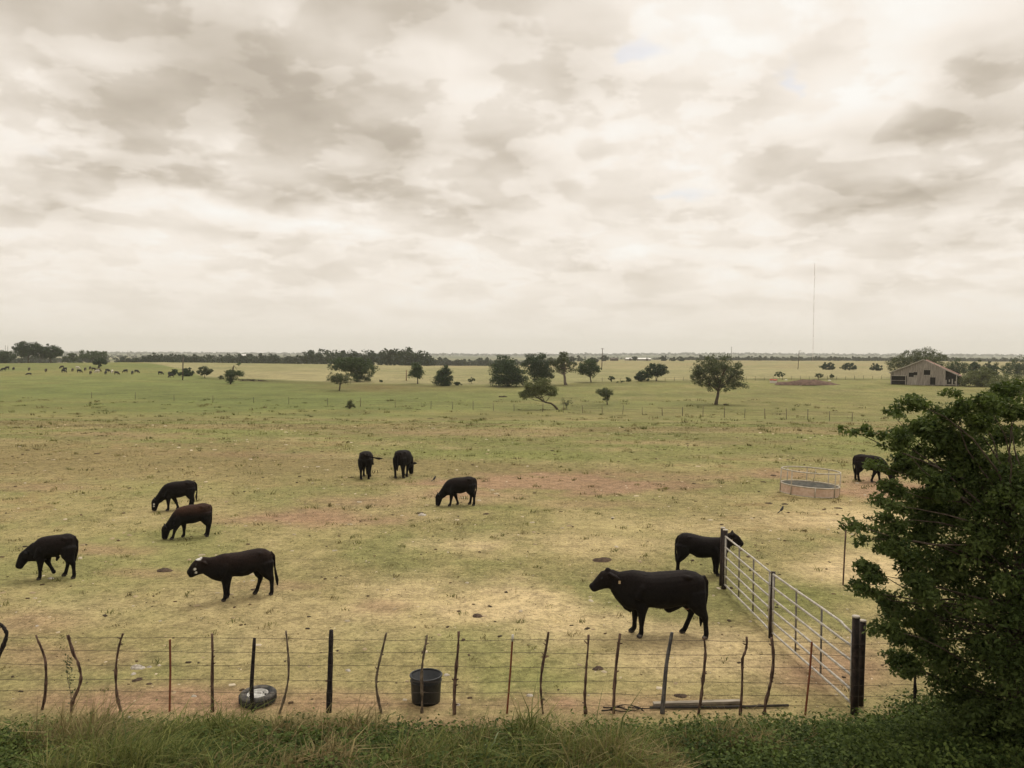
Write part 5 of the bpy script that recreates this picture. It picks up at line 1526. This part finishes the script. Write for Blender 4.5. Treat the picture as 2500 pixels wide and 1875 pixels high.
# log pile on the left slope
p = ground(622, 931)
mb = MB()
rs = np.random.RandomState(15)
s_ = p.y / FPX
for j in range(16):
    x0 = rs.uniform(-40, 25) * s_
    z0 = max(0.1, 1.0 - abs(x0 + 2) * 0.22) * rs.rand() + 0.12
    limb(mb, (x0, rs.uniform(-0.8, 0.8), z0), (x0 + rs.uniform(1.0, 3.0), rs.uniform(-0.9, 0.9), 0.1 + z0 * rs.rand()), 0.13, 0.05, rs, 0.08, 5, 6)
tag(obj('log_pile', mb.mesh('log_pile'), M['bark'], None, p), 'pile of dead logs and branches right of the scraggly tree', 'log pile')
for i, (u, v, n_, lab) in enumerate([(1228, 970, 10, 'dark fallen log on the valley floor left of the leaning tree'), (1772, 989, 5, 'short log beside the foot of the largest lone tree')]):
    q = ground(u, v)
    s_ = q.y / FPX
    mb = MB()
    limb(mb, (-n_ * s_, 0, 0.12), (n_ * s_, 0.3, 0.12), 0.16, 0.11, np.random.RandomState(i), 0.03, 6, 7)
    limb(mb, (0, 0, 0.15), (n_ * s_ * 0.5, 0.4, 0.45), 0.06, 0.02, np.random.RandomState(i + 5), 0.1, 4, 5)
    tag(obj('log', mb.mesh('log'), M['bark'], None, q), lab, 'log')

# ------------------------------------------------------------------ poles, lamp, masts
def pole(name, label, u, v, vt, ut=None, r=0.2, mat='pole', Y=None, cat='pole'):
    b = ground(u, v) if Y is None else depth_ground(u, Y)
    tpt = at(u if ut is None else ut, vt, b.y) - b
    root = empty(name, b, label, cat)
    obj('shaft', MB().tube([(0, 0, -0.2), tpt * 0.5, tpt], [r, r * 0.9, r * 0.75], 8).mesh('shaft'), M[mat], root)
    return root, tpt, b.y / FPX
o, t, s_ = pole('utility_pole', 'utility pole with a short crossarm in the field right of centre', 1469, 903, 850, 1471)
obj('crossarm', MB().box((t.x, -0.1, t.z - 0.35), (7 * s_, 0.12, 0.14)).mesh('crossarm', False), M['pole'], o)
for dx in (-2.8, 2.8):
    obj('insulator', MB().tube([(t.x + dx * s_, -0.1, t.z - 0.30), (t.x + dx * s_, -0.1, t.z + 0.05)], 0.06, 6).mesh('insulator'), M['grey_wall'], o)
o, t, s_ = pole('street_lamp', 'tall lamp pole standing in the dry field right of the lone tree', 1948, 902, 856, 1951, 0.19, cat='lamp')
obj('arm', MB().tube([t + Vector((0, 0, -0.1)), t + Vector((2.0 * s_, 0, 0.12)), t + Vector((4.2 * s_, 0, -0.05))], 0.05, 6).mesh('arm'), M['grey_wall'], o)
obj('lamp_head', MB().tube([t + Vector((2.6 * s_, 0, 0.10)), t + Vector((4.4 * s_, 0, -0.18))], [0.12, 0.22], 8).mesh('lamp_head'), M['white_paint'], o)
o, t, s_ = pole('lattice_mast', 'slim lattice mast rising behind the top of the largest lone tree', 1785, 890, 846, 1786, 0.10, Y=420, cat='mast')
for z in np.linspace(0.5, 0.95, 6):
    obj('cross_brace', MB().box((t.x * z, 0, t.z * z), (0.7, 0.1, 0.1)).mesh('cross_brace', False), M['pole'], o)
pole('utility_pole', 'thin dark pole in front of the wide left thicket', 446, 928, 870, 447, 0.2)[0]
pole('utility_pole', 'short pale orange pole left of the two-tiered tree', 992, 929, 903, 992, 0.16, 'pale_pole')
pole('utility_pole', 'faint pole above the long far hedge at left', 312, 888, 856, 312, 0.12, Y=560)
pole('utility_pole', 'left of two faint poles above the far left grove', 13, 884, 843, 13, 0.12, Y=520)
pole('utility_pole', 'right of two faint poles above the far left grove', 19, 884, 844, 19, 0.12, Y=520)
Ym = 900.0
b = depth_ground(1984, Ym)
top = at(1989, 643, Ym)
mast = empty('radio_mast', b, 'very tall thin guyed radio mast against the sky at right', 'mast')
hgt = top.z - b.z
dx = top.x - b.x
for j in range(8):
    z0, z1 = hgt * j / 8, hgt * (j + 1) / 8
    obj('section', MB().tube([(dx * j / 8, 0, z0), (dx * (j + 1) / 8, 0, z1)], 0.17, 6).mesh('section'), M['mast'], mast)
for j, (h_, a) in enumerate([(0.95, 20), (0.95, 140), (0.95, 260), (0.55, 20), (0.55, 140), (0.55, 260)]):
    obj('guy_wire', MB().tube([(dx * h_, 0, hgt * h_), (60 * math.cos(R(a)), 60 * math.sin(R(a)), 0)], 0.012, 3).mesh('guy_wire'), M['gate_dark'], mast)

# ------------------------------------------------------------------ far farm buildings
def shed(label, u0, u1, v_eave, v_ridge, Y, roof='white_roof', wall='grey_wall', depth=12.0):
    ub = (u0 + u1) / 2
    b = depth_ground(ub, Y)
    w_ = (u1 - u0) * Y / FPX
    ez, rz_ = at(ub, v_eave, Y).z - b.z, at(ub, v_ridge, Y).z - b.z
    ez = max(ez, 1.8)
    rz_ = max(rz_, ez + 1.0)
    root = empty('farm_building', b, label, 'building', 'far farm buildings')
    obj('wall', MB().box((0, depth / 2, ez / 2), (w_ * 0.96, depth * 0.94, ez)).mesh('wall', False), M[wall], root)
    V = [(-w_ / 2, -0.4, ez - 0.1), (w_ / 2, -0.4, ez - 0.1), (-w_ / 2 * 0.96, depth / 2, rz_), (w_ / 2 * 0.96, depth / 2, rz_), (-w_ / 2, depth + 0.4, ez - 0.1), (w_ / 2, depth + 0.4, ez - 0.1)]
    obj('roof', MB().add(V, [(0, 1, 3, 2), (2, 3, 5, 4), (0, 2, 4), (1, 5, 3), (0, 4, 5, 1)]).mesh('roof', False), M[roof], root)
    obj('door', MB().box((w_ * 0.18, -0.02 + depth * 0.03, 1.2), (2.4, 0.1, 2.4)).mesh('door', False), M['dark_shed'], root)
    return root
shed('big white metal farm building on the skyline, left of centre', 986, 1036, 873, 864.5, 620)
shed('small white roof showing in the far wood at left', 586, 597, 869, 865, 760)
shed('dark low shed right of the crossarm pole on the skyline', 1492, 1510, 880, 877.5, 800, 'dark_shed', 'dark_shed')
shed('low white building with grey wall left of a distant tree', 1528, 1544, 881, 878.5, 805)
shed('long low white building right of the distant narrow tree', 1558, 1590, 882, 879.5, 808)

# ------------------------------------------------------------------ near tree at the right
rs = np.random.RandomState(31)
TY = 11.4
tb = on(7.15, TY)
near = empty('near_tree', tb, 'big leafy tree filling the right edge in front of the paddock', 'tree')
def P3(u, v, Y):
    return np.array(at(u, v, Y)) - np.array(tb)
cl, cr_ = [], []
for k_ in range(840):                                     # body of the crown
    z = rs.uniform(0.35, 4.35)
    rad_ = 1.95 * (1 - ((z - 2.2) / 2.5) ** 2) ** 0.5 if abs(z - 2.2) < 2.45 else 0.4
    a = rs.rand() * 2 * math.pi
    q = rad_ * math.sqrt(rs.uniform(0.12, 1.0))
    cl.append((q * math.cos(a) * 0.94 + 0.54 - 0.26 * math.exp(-((z - 3.2) / 0.6) ** 2), q * math.sin(a) * 0.85, z - 0.12))
    cr_.append(rs.uniform(0.14, 0.28))
SPRAYS = [(2085, 1052, 34, 9), (2120, 1050, 22, 8), (2175, 1008, 30, 8), (2235, 985, 40, 14), (2190, 1075, 40, 24), (2240, 1050, 44, 30), (2300, 1010, 40, 20), (2330, 960, 30, 10), (2355, 990, 30, 18), (2410, 985, 34, 20), (2465, 955, 34, 26), (2480, 1000, 40, 30),
          (2290, 1060, 44, 34), (2360, 1070, 44, 34), (2140, 1135, 44, 12), (2205, 1140, 40, 24), (2190, 1190, 34, 22), (2160, 1230, 30, 16), (2078, 1278, 30, 9), (2110, 1290, 40, 12), (2105, 1315, 24, 12), (2165, 1275, 40, 24), (2180, 1330, 44, 26),
          (2210, 1360, 40, 20), (2110, 1375, 22, 16), (2130, 1400, 26, 22), (2090, 1432, 22, 9), (2120, 1440, 34, 14), (2160, 1455, 34, 20), (2185, 1490, 34, 22), (2160, 1535, 34, 18), (2200, 1560, 44, 20), (2185, 1605, 40, 16), (2230, 1630, 40, 26),
          (2270, 1580, 40, 30), (2240, 1520, 40, 30), (2230, 1400, 30, 26), (2260, 1440, 40, 30), (2400, 1030, 40, 30), (2450, 1060, 40, 30), (2330, 1110, 50, 36), (2250, 1120, 46, 34), (2285, 1180, 50, 40), (2245, 1225, 44, 34), (2300, 1250, 50, 40), (2330, 1170, 50, 40), (2360, 1130, 50, 40), (2250, 1290, 40, 34)]
twigs = []
for (u, v, a, b) in SPRAYS:
    Y = TY + rs.uniform(-0.7, 0.5)
    c = P3(u, v, Y)
    twigs.append(c)
    k = Y / FPX
    n_ = max(5, int(a * b / 60))
    for j in range(n_):
        o_ = rs.uniform(-1, 1, 3)
        cl.append((c[0] + o_[0] * a * k * 0.8, c[1] + o_[1] * 0.22, c[2] + o_[2] * b * k * 0.8))
        cr_.append(rs.uniform(0.05, 0.09) if b <= 12 else rs.uniform(0.07, 0.125))
cl, cr_ = np.array(cl), np.array(cr_)
per = np.where(cr_ > 0.135, 120, np.where(cr_ < 0.09, 26, 66))
k = np.repeat(np.arange(len(cl)), per)
off = rs.normal(size=(len(k), 3))
off /= np.linalg.norm(off, axis=1)[:, None]
off *= (rs.rand(len(k)) ** 0.5)[:, None]
off[:, 2] *= 0.8
C = cl[k] + off * cr_[k][:, None] * np.array([1.35, 1.2, 1.0])
C[:, 2] -= 0.25 * (off[:, 0] ** 2 + off[:, 1] ** 2) * cr_[k]      # sprays droop at the tips
N = np.array([0, 0, 0.7]) + 0.8 * rs.normal(size=C.shape) + 0.5 * off
tint = np.clip(0.1 + 0.75 * rs.rand(len(cl)), 0, 1)[k]
obj('crown', leaves_mesh('crown', C, N, 0.036, rs, 0.45, tint), M['leaf_near'], near)
mb = MB()
mb.tube([(0, 0, -0.2), (0.05, 0, 0.6), (-0.05, 0.05, 1.4), (0.0, 0, 2.4), (0.1, 0.05, 3.4)], [0.20, 0.16, 0.14, 0.10, 0.05], 10)
for c in list(cl[rs.permutation(500)[:40]]) + twigs:
    c = np.array(c)
    z0 = np.clip(c[2] - rs.uniform(0.2, 0.9), 0.5, 3.2)
    limb(mb, (0, 0, z0), c, 0.022, 0.003, rs, 0.10, 6, 5)
obj('trunk', mb.mesh('trunk'), M['bark'], near)

# ------------------------------------------------------------------ rank growth on this side of the fence
def blades(name, X, Y, h, w, bend, tints, mat, rs, lean=None, segs=2):
    n = len(X)
    Z = terrain(X, Y) - 0.02
    a = rs.rand(n) * 2 * math.pi
    d = np.stack([np.cos(a), np.sin(a), np.zeros(n)], 1)
    if lean is not None:
        d = d + np.array(lean)
    s = np.stack([-np.sin(a + 0.7), np.cos(a + 0.7), np.zeros(n)], 1)
    B = np.stack([X, Y, Z], 1)
    up = np.array([0, 0, 1.0])
    mid = B + up * (h * 0.55)[:, None] + d * (bend * h * 0.25)[:, None]
    tip = B + up * (h * (1 - 0.25 * bend))[:, None] + d * (bend * h * 0.85)[:, None]
    V = np.stack([B - s * w[:, None], B + s * w[:, None], mid - s * w[:, None] * 0.8, mid + s * w[:, None] * 0.8, tip], 1).reshape(-1, 3)
    i = np.arange(n)[:, None] * 5
    me = mesh_np(name, V, [i + np.array([[0, 1, 3, 2]]), i + np.array([[2, 3, 4]])])
    attr(me, 'tint', np.repeat(tints, 5, axis=0), 'FLOAT_COLOR')
    o = obj(name, me, mat)
    o['kind'] = 'stuff'
    return o
def blade_shader(n):
    a = n.new('ShaderNodeAttribute', attribute_name='tint').outputs['Color']
    p_ = principled(n, a, 0.75, 0.2)
    t = n.new('ShaderNodeBsdfTranslucent')
    n.put(t.inputs[0], a)
    mx = n.new('ShaderNodeMixShader')
    mx.inputs[0].default_value = 0.25
    n.l.new(p_, mx.inputs[1])
    n.l.new(t.outputs[0], mx.inputs[2])
    return mx.outputs[0]
M['blade'] = material('grass_blade', blade_shader)
def pick(rs, cols, n, w=None):
    cols = np.array([alb(*c) for c in cols])
    return cols[rs.choice(len(cols), n, p=w)] * (0.75 + 0.5 * rs.rand(n))[:, None]

rs = np.random.RandomState(41)
n = 150000
X, Y = rs.uniform(-9.5, 9.5, n), 13.3 - 3.9 * rs.rand(n) ** 0.9
dens = fbm(X * 0.8 + 3, Y * 0.8, 3, 0.6)
edge = 12.66 + 1.1 * (fbm(X * 0.6 + 60, Y * 0 + 5, 4, 0.6) - 0.5)
keep = (rs.rand(n) < sst(0.36, 0.64, dens)) & (Y < edge + 0.25 * rs.rand(n))
X, Y, dens = X[keep], Y[keep], dens[keep]
kind = fbm(X * 0.45 + 31, Y * 0.6 + 2, 3, 0.6)
gr = pick(rs, [(122, 126, 64), (104, 112, 54), (138, 138, 74), (90, 100, 48)], len(X))
st = pick(rs, [(158, 140, 94), (138, 120, 80), (176, 156, 108), (122, 108, 70)], len(X))
mixk = sst(0.43, 0.60, kind + 0.25 * (rs.rand(len(X)) - 0.5))
tn = gr * (1 - mixk[:, None]) + st * mixk[:, None]
h = (0.18 + 0.34 * rs.rand(len(X))) * (0.55 + 0.9 * dens) * (0.30 + 0.70 * sst(0.0, 1.1, edge[keep] + 0.2 - Y)) * (1 - 0.55 * sst(2.2, 5.0, X))
h = h * np.where(rs.rand(len(X)) < 0.12, 1.5, 1.0) * (0.5 + 1.0 * fbm(X * 2.3 + 9, Y * 2.3 + 70, 2)) * (0.35 + 1.25 * fbm(X * 0.8 + 19, Y * 1.1 + 7, 3))
o = blades('tall_grass', X, Y, h, 0.0035 + 0.010 * rs.rand(len(X)) ** 2, 0.2 + 1.3 * rs.rand(len(X)), tn, M['blade'], rs, (0.12, 0.0, 0))
tag(o, 'rank green and straw coloured grass along the bottom edge', 'grass')

# leafy weeds and vines, denser towards the right
rs = np.random.RandomState(43)
Cs, Ns, Ts = [], [], []
for j in range(2900):
    x = rs.uniform(-9, 9.5)
    wgt = 0.42 + 0.58 * sst(0.6, 4.2, x) if x < 9 else 1
    if rs.rand() > wgt * (0.35 + 1.1 * fbm(np.array(x * 0.9), np.array(j * 0.013), 2)):
        continue
    y = 12.6 - 2.9 * rs.rand() if x < 5.4 else 13.2 - 3.4 * rs.rand()
    if x > 6.6:
        y = 13.5 - 3.6 * rs.rand()
    if x < 6.3:
        y = min(y, 12.55)
    hh = rs.uniform(0.08, 0.36) * (1 if y < 12.2 else 0.6) * (0.7 + 0.8 * sst(1, 6, x))
    m_ = int(50 + 60 * rs.rand())
    o_ = rs.normal(size=(m_, 3)) * np.array([0.15, 0.15, 0.11])
    c = np.array([x, y, float(terrain(x, y)) + hh * 0.6]) + o_
    c[:, 2] = np.maximum(c[:, 2], terrain(c[:, 0], c[:, 1]) + 0.02)
    Cs.append(c)
    Ns.append(o_ / 0.14 * 0.4 + rs.normal(size=o_.shape) * 0.6 + np.array([0, -0.2, 0.9]))
    Ts.append(np.full(m_, rs.rand() ** 1.3))
C = np.concatenate(Cs)
o = obj('leafy_weeds', leaves_mesh('leafy_weeds', C, np.concatenate(Ns), 0.030, rs, 0.6, np.concatenate(Ts)), M['leaf_brush'])
o['kind'] = 'stuff'
tag(o, 'dark leafy weeds and vines covering the bank at lower right', 'weeds')

# a pale green clump of long arching blades at the bottom edge
p = ground(1195, 1868)
gc = empty('grass_clump', p, 'pale green clump of long arching blades at the bottom centre', 'grass clump')
rs = np.random.RandomState(47)
for j, (du, dv) in enumerate([(-12, -58), (28, -66), (-70, -30), (-62, -10), (75, -16), (120, -4), (10, -44), (55, -34), (-30, -22)]):
    e = at(1195 + du, 1868 + dv, p.y) - p
    e.y += rs.uniform(-0.2, 0.2)
    ctrl = Vector((e.x * 0.45, e.y * 0.5, e.z * 0.8 + 0.16))
    P = [(Vector((0, 0, -0.05)) * (1 - t) ** 2 + ctrl * 2 * t * (1 - t) + e * t * t) for t in np.linspace(0, 1, 8)]
    obj('blade', MB().tube(P, [0.004, 0.005, 0.005, 0.005, 0.004, 0.003, 0.002, 0.001], 4, [0.010, 0.013, 0.014, 0.013, 0.011, 0.008, 0.005, 0.002]).mesh('blade'), M['pale_blade'] if 'pale_blade' in M else M.setdefault('pale_blade', worn('pale_blade', (0.20, 0.25, 0.12), (0.34, 0.38, 0.22), 8, rough=0.6, bump=0)), gc)

# dead weed beside the most crooked stake
p = ground(178, 1725)
rs = np.random.RandomState(49)
dw = empty('dead_weed', p, 'tall dry weed leaning beside the most crooked stake', 'weed')
mb = MB()
e = at(166, 1605, p.y) - p
limb(mb, (0, 0, 0), tuple(e), 0.006, 0.003, rs, 0.06, 8, 5)
obj('stem', mb.mesh('stem'), M['stake_pale'], dw)
n = 120
t = rs.rand(n) ** 0.6
C = np.array(e)[None] * t[:, None] + rs.normal(size=(n, 3)) * 0.035
obj('leaf_tuft', leaves_mesh('leaf_tuft', C, rs.normal(size=(n, 3)), 0.022, rs, 0.5), M['leaf_olive'], dw)['kind'] = 'stuff'

# ------------------------------------------------------------------ short pasture growth, twigs, pebbles
rs = np.random.RandomState(53)
n = 340000
Y = 13.0 * np.exp(rs.rand(n) ** 0.85 * math.log(95 / 13.0))
X = (rs.rand(n) * 2 - 1) * 0.68 * Y
cn = fbm(X / 0.8 + 11, Y / 0.8 + 4, 3, 0.65)
bare = np.maximum(patches(DIRT, X, Y), 0.75 * patches(STRAW, X, Y))
keep = rs.rand(n) < sst(0.40, 0.66, cn) * (1 - 0.8 * bare) + 0.05
X, Y = X[keep], Y[keep]
gc_ = ground_colour(X, Y)
f = (0.45 + 0.95 * rs.rand(len(X)))[:, None]
tn = gc_ * f * np.array([[0.97, 1.03, 0.95]])
strawm = rs.rand(len(X)) < 0.22
tn[strawm] = gc_[strawm] * (1.25 + 0.35 * rs.rand(strawm.sum()))[:, None]
sc = (Y / 20) ** 0.62
h = (0.022 + 0.05 * rs.rand(len(X)) ** 2.2) * sc
o = blades('short_grass', X, Y, h, 0.005 * sc + 0.006 * sc * rs.rand(len(X)), 0.5 + 1.0 * rs.rand(len(X)), tn, M['blade'], rs)
tag(o, 'short grazed grass scattered over the paddock', 'grass')

rs = np.random.RandomState(55)                             # darker weed tussocks
n = 1500
Y0 = 14.0 * np.exp(rs.rand(n) ** 0.8 * math.log(170 / 14.0))
X0 = (rs.rand(n) * 2 - 1) * 0.66 * Y0
m_ = 16
X, Y = np.repeat(X0, m_), np.repeat(Y0, m_)
sc = (Y / 20) ** 0.75
X = X + rs.normal(size=len(X)) * 0.08 * sc * np.repeat(0.5 + rs.rand(n), m_)
Y = Y + rs.normal(size=len(Y)) * 0.07 * sc
base = np.repeat(pick(rs, [(110, 108, 56), (122, 120, 62), (104, 92, 54), (132, 118, 74), (98, 102, 50)], n), m_, axis=0)
h = (0.03 + 0.09 * np.repeat(rs.rand(n) ** 2.0, m_)) * sc * (0.5 + rs.rand(len(X)))
o = blades('weed_tussocks', X, Y, h, 0.009 * sc, 0.4 + 0.9 * rs.rand(len(X)), base, M['blade'], rs)
tag(o, 'small dark weed tussocks dotted over the pasture', 'weeds')

def scatter(name, label, n, colours, rmin, rmax, seed, cat, near_bias=1.0, flat=0.4):
    rs = np.random.RandomState(seed)
    Y = 13.6 * np.exp(rs.rand(n) ** near_bias * math.log(80 / 13.6))
    X = (rs.rand(n) * 2 - 1) * 0.66 * Y
    r = (rmin + (rmax - rmin) * rs.rand(n) ** 3) * (Y / 18) ** 0.5
    Z = terrain(X, Y)
    base = np.array([(0.75, 0.65, -0.3), (-0.8, 0.6, -0.3), (-0.7, -0.7, -0.3), (0.8, -0.6, -0.3), (0.5, 0.4, 0.8), (-0.5, 0.45, 0.9), (-0.45, -0.5, 0.75), (0.55, -0.45, 0.85)])
    a = rs.rand(n) * 6.28
    st_ = 0.8 + 1.0 * rs.rand(n)
    bx = base[None, :, 0] * st_[:, None] * (0.8 + 0.4 * rs.rand(n, 8))
    by = base[None, :, 1] * (0.8 + 0.4 * rs.rand(n, 8))
    V = np.stack([X[:, None] + r[:, None] * (bx * np.cos(a)[:, None] - by * np.sin(a)[:, None]),
                  Y[:, None] + r[:, None] * (bx * np.sin(a)[:, None] + by * np.cos(a)[:, None]),
                  Z[:, None] + r[:, None] * base[None, :, 2] * flat * (0.8 + 0.4 * rs.rand(n, 8))], -1).reshape(-1, 3)
    i = np.arange(n)[:, None] * 8
    Fq = np.concatenate([i + np.array([f_]) for f_ in ((4, 5, 6, 7), (0, 1, 5, 4), (1, 2, 6, 5), (2, 3, 7, 6), (3, 0, 4, 7))])
    me = mesh_np(name, V, Fq)
    attr(me, 'tint', np.repeat(pick(rs, colours, n), 8, axis=0), 'FLOAT_COLOR')
    o = obj(name, me, M['blade'])
    o['kind'] = 'stuff'
    tag(o, label, cat)
scatter('loose_pebbles', 'small pale stones strewn over the grazed pasture', 1100, [(214, 194, 160), (196, 172, 134), (226, 208, 178)], 0.016, 0.075, 61, 'pebbles', 0.9)
scatter('dung_crumbs', 'small dark crumbs of dung and soil strewn on the ground', 1300, [(88, 68, 48), (104, 82, 56), (74, 60, 44)], 0.014, 0.065, 62, 'dung', 0.9, 0.5)
